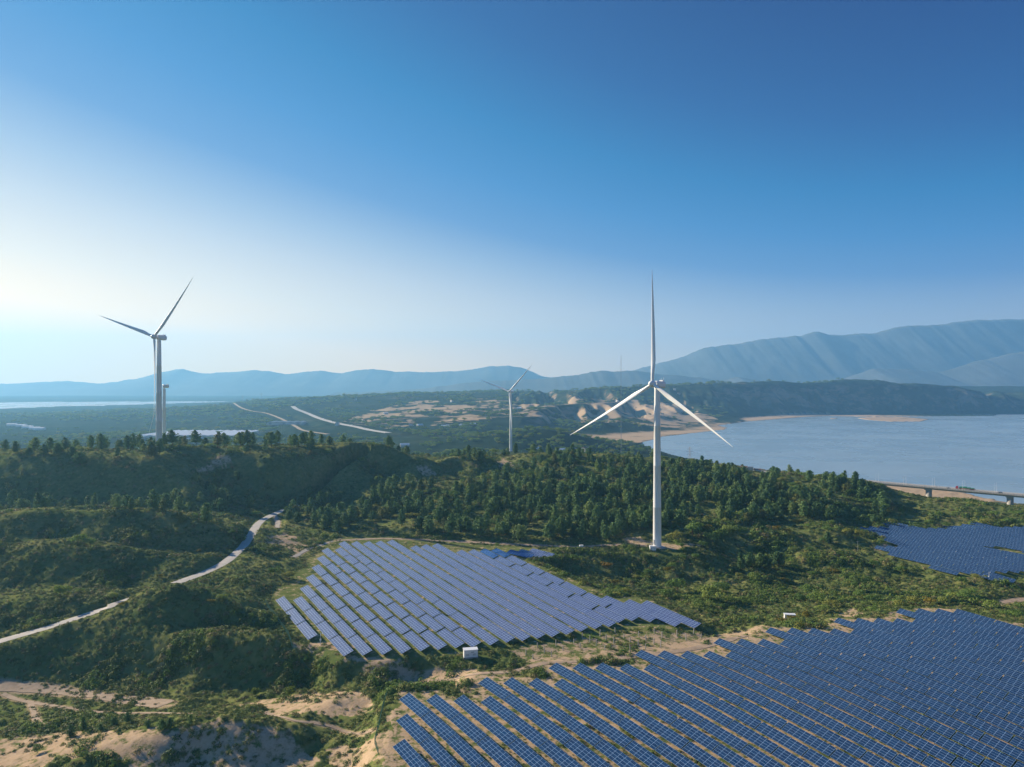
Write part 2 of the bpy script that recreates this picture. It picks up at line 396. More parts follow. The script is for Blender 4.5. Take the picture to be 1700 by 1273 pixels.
def spoly(uv, fn):
    out = []
    for u, v in uv:
        z = 0.
        for _ in range(12):
            X, Y, _q = uvz(u, v, z); z = float(fn(X, Y))
        out.append((X, Y))
    return np.array(out)
FIELD_FRONT = spoly([(640,1235),(648,1190),(655,1150),(672,1143),(790,1155),(785,1125),(800,1118),(900,1125),(895,1100),(915,1095),(1045,1100),(1040,1080),(1060,1074),(1180,1078),(1180,1058),(1270,1058),(1265,1040),(1380,1040),(1378,1026),(1470,1026),(1480,1010),(1580,1010),(1640,1026),(1700,1035),(2000,1080),(2000,1600),(600,1600),(630,1273)], front_z)
FIELD_LEFT = wpoly([(450,990),(505,940),(540,900),(560,892),(650,890),(735,898),(830,906),(905,912),(912,925),(880,930),(960,965),(1000,985),(1080,995),(1155,1033),(1145,1042),(1010,1047),(840,1074),(640,1094),(565,1097),(505,1068)], -.35)
FIELD_RIGHT = wpoly([(1436,883),(1475,877),(1520,877),(1600,875),(1705,873),(1900,873),(1900,950),(1700,949),(1640,957),(1560,947),(1480,925),(1445,916),(1450,912),(1488,907),(1455,897)], -5.5)
PILES = wpoly([(845,1080),(1010,1052),(1150,1050),(1185,1062),(1060,1080),(960,1092),(880,1100)])
SANDS = [wpoly(p) for p in (
 [(120,1222),(250,1212),(300,1205),(400,1200),(470,1212),(500,1235),(540,1262),(420,1290),(300,1290),(180,1262),(100,1262)],
 [(0,1225),(110,1215),(160,1222),(100,1260),(60,1290),(-60,1290)],
 [(400,1168),(470,1158),(560,1148),(606,1152),(625,1180),(600,1192),(520,1184),(460,1186)],
 [(560,1235),(640,1225),(660,1290),(560,1290)],
 [(442,888),(470,892),(515,900),(520,905),(492,918),(470,908),(450,898)],
 [(475,1070),(520,1075),(600,1108),(560,1112),(500,1098)],
 [(1040,895),(1065,893),(1085,900),(1120,903),(1180,912),(1120,912),(1085,906),(1030,906)],
 [(900,1095),(1060,1078),(1180,1055),(1275,1042),(1280,1056),(1190,1062),(1180,1078),(1060,1090),(930,1106)],
 [(560,1130),(700,1122),(800,1112),(810,1120),(790,1150),(690,1145),(665,1140)],
 [(1390,1022),(1412,1012),(1432,1018),(1425,1022)],
 [(300,772),(360,760),(385,772),(355,775)],
 [(355,762),(375,765),(372,776),(360,774)],
 [(445,905),(430,898),(480,884),(500,890)],
 [(690,775),(722,780),(730,790),(700,788)],
 [(1440,905),(1500,908),(1455,915)], [(1640,917),(1700,930),(1700,936),(1640,922)],
 [(825,770),(840,762),(850,775),(830,785)],
)]
def farline(uv, up=3.0):
    c = catmull([hit(*p) for p in uv], 8); c[:, 2] = base_z(c[:, 0], c[:, 1]); c[:, 2] = np.convolve(np.pad(c[:, 2], 6, mode='edge'), np.ones(13) / 13, 'valid') + up
    return c
FARW = [(farline([(486,677),(492,682),(510,690),(535,700),(560,707),(590,713),(615,719),(645,724)], 8), 16),
        (farline([(388,671),(400,678),(420,685),(445,688),(470,700),(490,710),(505,718),(545,724)], 5), 10),
        (farline([(865,690),(890,682),(915,675),(960,671),(1030,668)]), 8), (farline([(640,700),(690,695),(750,693),(830,694),(880,692)]), 8)]
EARTH = [wpoly(p) for p in ([(560,706),(640,712),(760,700),(900,694),(905,668),(840,660),(700,662),(620,680)], [(900,694),(1040,704),(1200,712),(1215,702),(1150,672),(1060,662),(960,660),(900,666)])]
PADX, PADY, _q = uvz(1091, 908, 0)
BIGSAND = wpoly([(1130,668),(1138,664),(1140,670),(1098,692),(1068,698),(1064,690),(1095,672)])

def ground(X, Y, full=False):
    """height and the sand, dry and road masks of the ground"""
    X = np.asarray(X, float); Y = np.asarray(Y, float)
    z = base_z(X, Y); r = np.hypot(X, Y)
    wx = X + 5 * fbm(X / 8, Y / 8, 4, .65); wy = Y + 5 * fbm(X / 8 + 50, Y / 8, 4, .65)
    near = r < 900
    sand = np.zeros_like(z); field = np.zeros_like(z); flat = np.zeros_like(z)
    for P, fv in ((FIELD_FRONT, 1.), (FIELD_LEFT, .72), (FIELD_RIGHT, .7)):
        m = near & in_poly(X, Y, P); flat[m] = 1; field[near & in_poly(wx, wy, P)] = fv
    m = near & in_poly(wx, wy, PILES); field[m] = np.maximum(field[m], .95)
    m = near & in_poly(X, Y, PILES); flat[m] = 1
    for P in SANDS: sand[near & in_poly(wx, wy, P)] = 1
    dr = np.full_like(z, 1e9); rz = z.copy()
    nm = r < 750
    if nm.any():
        d, t = poly_dist(X[nm], Y[nm], ROADC); dr[nm] = d
        i = np.clip(np.floor(t).astype(int), 0, len(ROADC) - 2); f = t - i
        rz[nm] = ROADC[i, 2] * (1 - f) + ROADC[i + 1, 2] * f
    w = 1 - sstep(2.6, 8.0, dr)
    dt = np.full_like(z, 1e9)
    for (nme, tc, hw) in TRK:
        bx0, bx1, by0, by1 = tc[:, 0].min() - 15, tc[:, 0].max() + 15, tc[:, 1].min() - 15, tc[:, 1].max() + 15
        mm = (X > bx0) & (X < bx1) & (Y > by0) & (Y < by1)
        if mm.any():
            d, t = poly_dist(X[mm], Y[mm], tc)
            dt[mm] = np.minimum(dt[mm], np.maximum(d - hw, 0))
    pad = np.maximum(np.hypot(X - PADX, Y - PADY) - 9, 0)
    calm = np.maximum.reduce([w, 1 - sstep(.5, 4, dt), 1 - sstep(0, 8, pad)])
    # relief
    amp = sstep(60, 200, r)
    hum = fbm(X / 34 + 3, Y / 34, 3) * 2.6 * sstep(300, 520, r) * (1 - sstep(900, 1400, r))
    ridg = (1 - np.abs(fbm(X / 60 + 7, Y / 60 + 2, 2)) * 2) * 2.2 * sstep(300, 500, r) * (1 - sstep(1200, 1500, r))
    b1 = fbm(X / 7.5, Y / 7.5, 3) * .85 + np.abs(fbm(X / 3.1 + 9, Y / 3.1, 2)) * .8
    gully = np.zeros_like(z)
    kf = 1 - flat
    kf = kf * (1 - calm)
    z = z + kf * (hum + ridg - 1.0 * sstep(300, 500, r) * (1 - sstep(1200, 1500, r))) + b1 * kf * (1 - .72 * sand) * amp * (1 - sstep(1500, 3000, r))
    for P, fn in ((FIELD_FRONT, front_z), (FIELD_LEFT, lambda a, b: -.35 + 0 * a)):
        bx = (X > P[:, 0].min() - 12) & (X < P[:, 0].max() + 12) & (Y > P[:, 1].min() - 12) & (Y < P[:, 1].max() + 12)
        if bx.any():
            d, _t = poly_dist(X[bx], Y[bx], np.vstack([P, P[:1]])); ins = in_poly(X[bx], Y[bx], P)
            mm = sstep(-9, 1.5, np.where(ins, d, -d)); z[bx] = z[bx] * (1 - mm) + fn(X[bx], Y[bx]) * mm
    z = z + flat * .12 * fbm(X / 5, Y / 5, 2)
    far = sstep(1300, 2200, r)
    z = z + far * (fbm(X / 260, Y / 260, 4) * (12 - 7 * sstep(20, 70, z)) + fbm(X / 70 + 5, Y / 70, 3) * 5) * sstep(-62, -35, z)
    cl = sstep(1800, 2400, r) * (1 - sstep(4500, 5500, r)) * sstep(-56, -10, z) * (X > 0)
    z = z + cl * (-np.abs(fbm(X / 105 + 20, Y / 420, 3)) * 78 * sstep(-56, 0, z) * (1 - .85 * sstep(45, 80, z)) + 3)
    z = z * (1 - w) + (rz - .06) * w
    for fc, fh in FARW:
        bx = (X > fc[:, 0].min() - 90) & (X < fc[:, 0].max() + 90) & (Y > fc[:, 1].min() - 90) & (Y < fc[:, 1].max() + 90)
        if bx.any():
            d, t = poly_dist(X[bx], Y[bx], fc); i = np.clip(np.floor(t).astype(int), 0, len(fc) - 2); f = t - i
            ww = 1 - sstep(fh + 14, fh + 60, d); z[bx] = z[bx] * (1 - ww) + (fc[i, 2] * (1 - f) + fc[i + 1, 2] * f) * ww
    lk = (r > 800) & in_poly(X + 8 * fbm(X / 60, Y / 60, 3), Y, LAKE)
    for P in BARS: lk &= ~in_poly(X, Y, P)
    lb = (r > 3500) & in_poly(X, Y, BAY)
    wat = lk | lb
    z = np.where(wat, np.minimum(z, -61.5), np.where(r > 780, np.maximum(z, -59.4), z))
    if not full: return z
    shore = (r > 780) * (1 - sstep(-57.8, -55.5, z + np.abs(fbm(X / 90, Y / 35, 4)) * 5 * (r > 1400))) * (r < 3900) * (X > 100)
    sand = np.maximum(sand, shore)
    sand[(r > 1500) & in_poly(X, Y, BIGSAND)] = 1
    for P, th_ in zip(EARTH, (.06, -.04)):
        mm = (r > 1300) & in_poly(X, Y, P)
        if mm.any():
            q = fbm(X[mm] / 90 + 31, Y[mm] / 230, 4, .6) + .35 * (1 - 2 * np.abs(fbm(X[mm] / 160, Y[mm] / 60 + 8, 2)) * 2)
            sand[mm] = np.maximum(sand[mm], sstep(th_, th_ + .10, q) * .95)
    sand = np.maximum(sand, (1 - sstep(.1, 1.2, dt)) * .9)
    return z, sand, field, dr, np.maximum(1 - sstep(0, 10, pad), 0)

# ------------------------------------------------------------------ materials
def new_mat(name):
    m = bpy.data.materials.new(name); m.use_nodes = True
    nt = m.node_tree; b = nt.nodes['Principled BSDF']
    return m, nt, b
def nd(nt, t, **kw):
    n = nt.nodes.new(t)
    for k, v in kw.items(): setattr(n, k, v)
    return n
def ramp(nt, stops):
    n = nt.nodes.new('ShaderNodeValToRGB'); e = n.color_ramp.elements
    e[0].position, e[0].color = stops[0][0], (*stops[0][1], 1)
    e[1].position, e[1].color = stops[-1][0], (*stops[-1][1], 1)
    for p, c in stops[1:-1]:
        x = e.new(p); x.color = (*c, 1)
    return n
def noise(nt, scale, detail=4, rough=.55, vec=None, dist=0.0):
    n = nt.nodes.new('ShaderNodeTexNoise')
    n.inputs['Scale'].default_value = scale; n.inputs['Detail'].default_value = detail
    n.inputs['Roughness'].default_value = rough; n.inputs['Distortion'].default_value = dist
    if vec is not None: nt.links.new(vec, n.inputs['Vector'])
    return n
def mixc(nt, fac, a, b, mode='MIX'):
    n = nt.nodes.new('ShaderNodeMix'); n.data_type = 'RGBA'; n.blend_type = mode
    for s, v in ((n.inputs['Factor'], fac), (n.inputs[6], a), (n.inputs[7], b)):
        if isinstance(v, (int, float)): s.default_value = v
        elif isinstance(v, tuple): s.default_value = (*v, 1)
        else: nt.links.new(v, s)
    return n.outputs[2]
def math_n(nt, op, a, b=None, clamp=False):
    n = nt.nodes.new('ShaderNodeMath'); n.operation = op; n.use_clamp = clamp
    for s, v in zip(n.inputs, (a, b)):
        if v is None: continue
        if isinstance(v, (int, float)): s.default_value = v
        else: nt.links.new(v, s)
    return n.outputs[0]
def maprange(nt, v, a, b, c=0., d=1.):
    n = nt.nodes.new('ShaderNodeMapRange'); n.inputs[1].default_value = a; n.inputs[2].default_value = b
    n.inputs[3].default_value = c; n.inputs[4].default_value = d
    nt.links.new(v, n.inputs[0]); return n.outputs[0]
def plain(name, c, rough=.6, metal=0., var=.12, scale=.6, spec=.5):
    m, nt, b = new_mat(name)
    g = nd(nt, 'ShaderNodeNewGeometry')
    n = noise(nt, scale, 4, .6, g.outputs['Position'])
    r = ramp(nt, [(.3, tuple(x * (1 - var) for x in c)), (.7, tuple(min(1, x * (1 + var)) for x in c))])
    nt.links.new(n.outputs['Fac'], r.inputs[0]); nt.links.new(r.outputs[0], b.inputs['Base Color'])
    b.inputs['Roughness'].default_value = rough; b.inputs['Metallic'].default_value = metal
    b.inputs['Specular IOR Level'].default_value = spec
    return m

def ground_mat():
    m, nt, b = new_mat('ground'); L = nt.links
    g = nd(nt, 'ShaderNodeNewGeometry'); pos = g.outputs['Position']
    at = nd(nt, 'ShaderNodeVertexColor', layer_name='masks')
    sep = nd(nt, 'ShaderNodeSeparateColor'); L.new(at.outputs['Color'], sep.inputs[0])
    sand, field, far = sep.outputs[0], sep.outputs[1], sep.outputs[2]
    n1 = noise(nt, .035, 5, .6, pos); n2 = noise(nt, .35, 5, .65, pos); n3 = noise(nt, 1.6, 4, .7, pos)
    veg = ramp(nt, [(.3, (.068, .11, .038)), (.46, (.13, .17, .055)), (.6, (.23, .23, .085)), (.76, (.34, .29, .15))])
    f = math_n(nt, 'ADD', math_n(nt, 'MULTIPLY', n1.outputs['Fac'], .5), math_n(nt, 'MULTIPLY', n2.outputs['Fac'], .5))
    L.new(f, veg.inputs[0])
    s = ramp(nt, [(.25, (.32, .23, .145)), (.5, (.50, .37, .24)), (.75, (.62, .48, .33))])
    f2 = math_n(nt, 'ADD', math_n(nt, 'MULTIPLY', n2.outputs['Fac'], .5), math_n(nt, 'MULTIPLY', n3.outputs['Fac'], .5))
    L.new(f2, s.inputs[0])
    # bare ground between the solar rows with scrub on it
    fm = maprange(nt, math_n(nt, 'ADD', math_n(nt, 'MULTIPLY', field, .5), math_n(nt, 'ADD', n2.outputs['Fac'], math_n(nt, 'MULTIPLY', n3.outputs['Fac'], .3))), 1.06, 1.18)
    sm = math_n(nt, 'MULTIPLY', sand, maprange(nt, math_n(nt, 'ADD', n2.outputs['Fac'], math_n(nt, 'MULTIPLY', n3.outputs['Fac'], .35)), .52, .66))
    mk = math_n(nt, 'MAXIMUM', fm, sm)
    near = mixc(nt, mk, veg.outputs[0], s.outputs[0])
    # far country: woods, scrub, bare terraces, tilled strips
    mp = nd(nt, 'ShaderNodeMapping'); mp.inputs['Scale'].default_value = (.7, 1.25, .7); L.new(pos, mp.inputs[0])
    v1 = noise(nt, .0032, 6, .62, mp.outputs[0], .6); v2 = noise(nt, .016, 5, .7, mp.outputs[0], .3)
    fr = ramp(nt, [(.0, (.014, .032, .022)), (.46, (.022, .044, .030)), (.58, (.042, .062, .038)), (.65, (.075, .080, .050)), (.70, (.24, .18, .12)), (.80, (.48, .38, .28))])
    fx = math_n(nt, 'ADD', math_n(nt, 'MULTIPLY', v1.outputs['Fac'], .5), math_n(nt, 'MULTIPLY', v2.outputs['Fac'], .54))
    L.new(fx, fr.inputs[0])
    spn = nd(nt, 'ShaderNodeSeparateXYZ'); L.new(g.outputs['Normal'], spn.inputs[0])
    steep = math_n(nt, 'MULTIPLY', maprange(nt, spn.outputs[2], .90, .74), maprange(nt, v2.outputs['Fac'], .46, .60))
    fc2 = mixc(nt, steep, fr.outputs[0], (.30, .215, .15))
    farc = mixc(nt, sand, fc2, s.outputs[0])
    L.new(mixc(nt, far, near, farc), b.inputs['Base Color'])
    b.inputs['Roughness'].default_value = 1.0; b.inputs['Specular IOR Level'].default_value = 0.0
    bp = nd(nt, 'ShaderNodeBump'); bp.inputs['Strength'].default_value = .7; bp.inputs['Distance'].default_value = .35
    L.new(f2, bp.inputs['Height']); L.new(bp.outputs[0], b.inputs['Normal'])
    return m

def leaf_mat(name, ca, cb, cc=None, fpos=.03, trans=.25, tint=(.22, .16, .06), tint_amt=.12):
    m, nt, b = new_mat(name); L = nt.links
    oi = nd(nt, 'ShaderNodeObjectInfo'); g = nd(nt, 'ShaderNodeNewGeometry')
    n = noise(nt, fpos, 3, .6, g.outputs['Position']); n2 = noise(nt, 1.1, 2, .6, g.outputs['Position'])
    f = math_n(nt, 'ADD', math_n(nt, 'MULTIPLY', oi.outputs['Random'], .45), math_n(nt, 'ADD', math_n(nt, 'MULTIPLY', n.outputs['Fac'], .35), math_n(nt, 'MULTIPLY', n2.outputs['Fac'], .2)))
    st = [(.22, ca), (.6, cb), (.8, cc or cb)]
    r = ramp(nt, st); L.new(f, r.inputs[0])
    rr = math_n(nt, 'FRACT', math_n(nt, 'MULTIPLY', oi.outputs['Random'], 17.31))
    dry = math_n(nt, 'MULTIPLY', maprange(nt, rr, 1 - tint_amt, 1 - tint_amt * .6), .8)
    c = mixc(nt, dry, r.outputs[0], tint)
    L.new(c, b.inputs['Base Color']); b.inputs['Roughness'].default_value = .75
    b.inputs['Specular IOR Level'].default_value = .2
    tr = nd(nt, 'ShaderNodeBsdfTranslucent'); L.new(c, tr.inputs[0])
    mx = nd(nt, 'ShaderNodeMixShader'); mx.inputs[0].default_value = trans
    L.new(b.outputs[0], mx.inputs[1]); L.new(tr.outputs[0], mx.inputs[2])
    L.new(mx.outputs[0], nt.nodes['Material Output'].inputs['Surface'])
    return m

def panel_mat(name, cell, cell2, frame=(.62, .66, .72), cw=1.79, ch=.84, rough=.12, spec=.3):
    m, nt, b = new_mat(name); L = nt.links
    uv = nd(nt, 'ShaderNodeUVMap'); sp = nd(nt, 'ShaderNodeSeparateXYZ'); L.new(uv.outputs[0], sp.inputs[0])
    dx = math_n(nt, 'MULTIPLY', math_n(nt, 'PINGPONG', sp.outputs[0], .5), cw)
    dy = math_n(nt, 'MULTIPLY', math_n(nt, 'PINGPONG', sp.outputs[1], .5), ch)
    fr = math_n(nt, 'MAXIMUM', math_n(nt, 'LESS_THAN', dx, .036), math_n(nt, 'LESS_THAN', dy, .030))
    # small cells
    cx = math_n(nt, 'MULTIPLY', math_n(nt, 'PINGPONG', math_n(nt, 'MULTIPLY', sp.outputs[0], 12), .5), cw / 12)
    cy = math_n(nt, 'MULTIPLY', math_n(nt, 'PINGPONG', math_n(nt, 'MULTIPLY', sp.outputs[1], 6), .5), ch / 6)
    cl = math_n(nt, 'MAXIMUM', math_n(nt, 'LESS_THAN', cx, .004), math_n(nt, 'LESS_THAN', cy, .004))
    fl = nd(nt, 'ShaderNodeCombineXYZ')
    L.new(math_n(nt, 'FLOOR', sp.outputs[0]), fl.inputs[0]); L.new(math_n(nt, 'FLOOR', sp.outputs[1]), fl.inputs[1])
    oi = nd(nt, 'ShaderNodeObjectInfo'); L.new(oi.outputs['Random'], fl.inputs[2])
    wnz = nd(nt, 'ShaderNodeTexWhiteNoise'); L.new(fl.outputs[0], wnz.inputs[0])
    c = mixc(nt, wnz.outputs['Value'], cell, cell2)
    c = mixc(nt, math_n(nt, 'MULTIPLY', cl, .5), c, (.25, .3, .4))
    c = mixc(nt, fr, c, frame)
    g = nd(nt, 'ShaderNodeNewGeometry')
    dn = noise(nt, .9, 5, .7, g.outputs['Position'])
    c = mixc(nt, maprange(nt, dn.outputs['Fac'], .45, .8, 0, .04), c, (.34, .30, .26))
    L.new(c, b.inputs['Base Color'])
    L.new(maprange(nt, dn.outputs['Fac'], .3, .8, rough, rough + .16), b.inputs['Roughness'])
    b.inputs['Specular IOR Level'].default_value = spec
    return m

M = {}
M['ground'] = ground_mat()
M['pine'] = leaf_mat('pine_needles', (.070, .145, .055), (.14, .245, .085), (.26, .33, .10), trans=.22, tint=(.18, .19, .06), tint_amt=.08)
M['broad'] = leaf_mat('broad_leaves', (.095, .175, .042), (.18, .28, .062), (.32, .36, .08), trans=.3, tint=(.30, .30, .07), tint_amt=.15)
M['bright'] = leaf_mat('bright_leaves', (.09, .15, .02), (.14, .21, .03), (.2, .24, .04), trans=.35, tint=(.2, .24, .04), tint_amt=.05)
M['yellow'] = leaf_mat('yellow_leaves', (.16, .15, .02), (.26, .22, .03), (.32, .26, .05), trans=.35, tint=(.3, .2, .05), tint_amt=.1)
M['scrub'] = leaf_mat('scrub_leaves', (.065, .125, .038), (.16, .215, .060), (.36, .34, .11), fpos=.028, trans=.15, tint=(.27, .22, .11), tint_amt=.2)
M['bark'] = plain('bark', (.11, .08, .055), .9, var=.3, scale=3)
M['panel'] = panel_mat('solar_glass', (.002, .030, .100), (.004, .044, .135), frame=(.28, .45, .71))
M['panel_l'] = panel_mat('solar_glass_sky_sheen', (.018, .048, .17), (.028, .062, .21), frame=(.62, .74, .94), cw=1.72, spec=.9, rough=.28)  # left field: sheen of the bright sky painted in as paler cells and frames
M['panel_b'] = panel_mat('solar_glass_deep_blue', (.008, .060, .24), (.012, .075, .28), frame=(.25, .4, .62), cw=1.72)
M['alu'] = plain('aluminium', (.55, .56, .58), .4, .8, .05)
M['steel'] = plain('galvanised_steel', (.42, .43, .44), .5, .6, .1)
M['concrete'] = plain('concrete', (.42, .40, .36), .9, var=.15, scale=2)
M['white'] = plain('white_paint', (.86, .88, .90), .35, var=.03, scale=.25)
M['grey'] = plain('grey_metal', (.35, .37, .40), .45, .3, .05)
M['dark'] = plain('dark_gap', (.03, .03, .035), .7)
M['roadm'] = plain('pale_concrete_road', (.44, .42, .39), .85, var=.14, scale=.35)
M['asphalt'] = plain('grey_asphalt', (.20, .20, .205), .85, var=.15, scale=.05)
M['green'] = plain('green_fence', (.05, .17, .11), .6)
M['roof_w'] = plain('white_roof', (.82, .84, .86), .5, var=.04, scale=.05)
M['roof_b'] = plain('blue_grey_roof', (.14, .20, .27), .6, var=.1, scale=.05)
M['wall'] = plain('pale_wall', (.62, .60, .56), .8, var=.06)
M['roof_r'] = plain('brown_roof', (.22, .14, .11), .8, var=.15)
M['glass'] = plain('window_glass', (.03, .05, .07), .1)
M['red'] = plain('red_paint', (.45, .03, .03), .35)
M['gload'] = plain('green_sheet', (.02, .20, .12), .6)
M['carp'] = plain('dark_car_paint', (.03, .035, .045), .25)
M['rubber'] = plain('rubber', (.02, .02, .02), .8)
M['mount'] = plain('mountain_scrub', (.16, .175, .165), 1.0, var=.2, scale=.002, spec=0)

# ------------------------------------------------------------------ ground sheet
def build_ground():
    da = np.radians(np.arange(-43, 43.01, .115))
    oa = np.radians(np.concatenate([np.arange(-180, -44, 4.), [-44.5, -44, -43.5]]))
    an = np.concatenate([oa, da, -oa[::-1][:-1]])
    n_a = len(an)
    rr = np.concatenate([np.geomspace(6, 100, 26)[:-1], np.geomspace(100, 560, 380)[:-1], np.geomspace(560, 1500, 170)[:-1], np.geomspace(1500, 5500, 210)[:-1], np.geomspace(5500, 13500, 40)])
    n_r = len(rr)
    A, R = np.meshgrid(an, rr, indexing='ij')
    X = (np.sin(A) * R).ravel(); Y = (np.cos(A) * R).ravel()
    z = np.zeros_like(X); mk = np.zeros((len(X), 4), np.float32); mk[:, 3] = 1
    for s in range(0, len(X), 100000):
        e = min(len(X), s + 100000)
        zz, sa, fi, dr, pad = ground(X[s:e], Y[s:e], True)
        z[s:e] = zz; mk[s:e, 0] = sa; mk[s:e, 1] = fi
    mk[:, 2] = sstep(750, 1250, np.hypot(X, Y) + 120 * fbm(X / 90, Y / 90, 3))
    V = np.c_[X, Y, z]
    V = np.vstack([V, [0, 0, float(z.reshape(n_a, n_r)[:, 0].mean())]])
    mk = np.vstack([mk, mk[0]])
    i = np.arange(n_a)[:, None]; j = np.arange(n_r - 1)[None]
    i2 = (i + 1) % n_a
    q = np.stack([i * n_r + j, i2 * n_r + j, i2 * n_r + j + 1, i * n_r + j + 1], -1)
    q = np.broadcast_to(q, (n_a, n_r - 1, 4)).reshape(-1, 4)[:, ::-1]
    ii = np.arange(n_a)
    t = np.stack([np.full(n_a, len(V) - 1), ii * n_r, ((ii + 1) % n_a) * n_r], -1)[:, ::-1]
    me = mesh_np('ground', V, [q, t], M['ground'], smooth=True)
    ca_ = me.color_attributes.new('masks', 'FLOAT_COLOR', 'POINT')
    ca_.data.foreach_set('color', mk.ravel())
    tag(link('ground', me), kind='structure')
build_ground()
def gz(x, y):
    return float(ground(np.array([x]), np.array([y]))[0])

def visible(X, Y, Zt):
    """is a point above the bare terrain seen from the camera"""
    X = np.asarray(X, float); Y = np.asarray(Y, float); Zt = np.asarray(Zt, float)
    t = np.linspace(.12, .985, 90)
    ok = np.ones(len(X), bool)
    for s in range(0, len(X), 4000):
        e = s + 4000
        px = X[s:e, None] * t; py = Y[s:e, None] * t; pz = H + (Zt[s:e, None] - H) * t
        ok[s:e] = (pz > base_z(px, py) - .5).all(1)
    return ok
def proj(X, Y, Zz):
    return CU + X / Y * F, CV + (H - Zz) / Y * F

# ------------------------------------------------------------------ water
def water_mat(name, base):
    m, nt, b = new_mat(name); L = nt.links
    g = nd(nt, 'ShaderNodeNewGeometry')
    mp = nd(nt, 'ShaderNodeMapping'); mp.inputs['Scale'].default_value = (.5, 1.2, 1); mp.inputs['Rotation'].default_value = (0, 0, .5); L.new(g.outputs['Position'], mp.inputs[0])
    n1 = noise(nt, .25, 4, .7, mp.outputs[0]); n2 = noise(nt, .006, 3, .6, g.outputs['Position'])
    bp = nd(nt, 'ShaderNodeBump'); bp.inputs['Strength'].default_value = .025; bp.inputs['Distance'].default_value = .3
    L.new(n1.outputs['Fac'], bp.inputs['Height']); L.new(bp.outputs[0], b.inputs['Normal'])
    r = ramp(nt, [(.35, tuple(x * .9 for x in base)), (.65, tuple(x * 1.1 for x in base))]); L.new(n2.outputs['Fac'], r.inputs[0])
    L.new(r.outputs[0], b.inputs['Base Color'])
    L.new(maprange(nt, n2.outputs['Fac'], .3, .7, .22, .34), b.inputs['Roughness'])
    b.inputs['IOR'].default_value = 1.33
    return m
def sheet(name, x0, x1, y0, y1, z, mat):
    v = [(x0, y0, z), (x1, y0, z), (x1, y1, z), (x0, y1, z)]
    tag(link(name, mesh_np(name, v, [(0, 1, 2, 3)], mat)), kind='structure')
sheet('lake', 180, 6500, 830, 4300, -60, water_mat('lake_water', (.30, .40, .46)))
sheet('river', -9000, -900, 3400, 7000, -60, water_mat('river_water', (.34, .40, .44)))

# ------------------------------------------------------------------ roads and tracks
def ribbon(name, pts, hw, mat, lift=.03, wob=.0, follow=True, thick=.18):
    pts = np.asarray(pts, float)
    d = np.gradient(pts[:, :2], axis=0); d /= np.linalg.norm(d, axis=1)[:, None] + 1e-9
    nrm = np.c_[d[:, 1], -d[:, 0]]
    k = 5 if hw > 1 else 3
    off = np.linspace(-1, 1, k)
    s = np.arange(len(pts))
    W = hw * (1 + wob * fbm(s / 3., s * 0 + hw, 2))
    V = []
    for o in off:
        p = pts[:, :2] + nrm * (W * o)[:, None]
        zz = (ground(p[:, 0], p[:, 1]) if follow else pts[:, 2]) + lift
        if not follow: zz = zz - .04 * o * o
        V.append(np.c_[p, zz])
    V = np.stack(V, 1)                                     # (n,k,3)
    low = V[:, [0, -1]].copy(); low[:, :, 2] -= thick
    V = np.concatenate([low[:, :1], V, low[:, 1:]], 1); kk = k + 2
    n = len(pts)
    i = np.arange(n - 1)[:, None]; j = np.arange(kk - 1)[None]
    q = np.stack([i * kk + j, i * kk + j + 1, (i + 1) * kk + j + 1, (i + 1) * kk + j], -1).reshape(-1, 4)
    o = link(name, mesh_np(name, V.reshape(-1, 3), q[:, ::-1], mat, smooth=False))
    return tag(o, kind='structure')
def dense(pts, step):
    pts = np.asarray(pts, float); out = []
    for a, b in zip(pts[:-1], pts[1:]):
        m = max(1, int(np.linalg.norm((b - a)[:2]) / step))
        for t in range(m): out.append(a + (b - a) * t / m)
    out.append(pts[-1]); return np.array(out)
ribbon('road', dense(ROADC, 2.0), 2.5, M['roadm'], lift=.05, follow=False, wob=.12, thick=.3)
M['dirt'] = plain('dirt_track', (.36, .27, .19), .95, var=.22, scale=.5)
M['gravel'] = plain('gravel_track', (.42, .38, .33), .95, var=.2, scale=.6)
for nme, tc, hw in TRK:
    ribbon(nme, dense(tc, 1.5), hw, M['gravel'] if nme == 'gravel_track' else M['dirt'], lift=.10, wob=.55)
M['hw'] = plain('pale_highway', (.48, .47, .45), .8, var=.05)
def farway(name, k, hw, mat):
    c = FARW[k][0]
    ribbon(name, dense(c, 12), hw, mat, lift=.8, wob=.08, thick=4, follow=False)
    return c
HWY = farway('highway', 0, 9, M['hw'])
farway('dirt_road', 1, 5, M['dirt'])
farway('dirt_road', 2, 4, M['dirt'])
farway('dirt_road', 3, 4, M['dirt'])

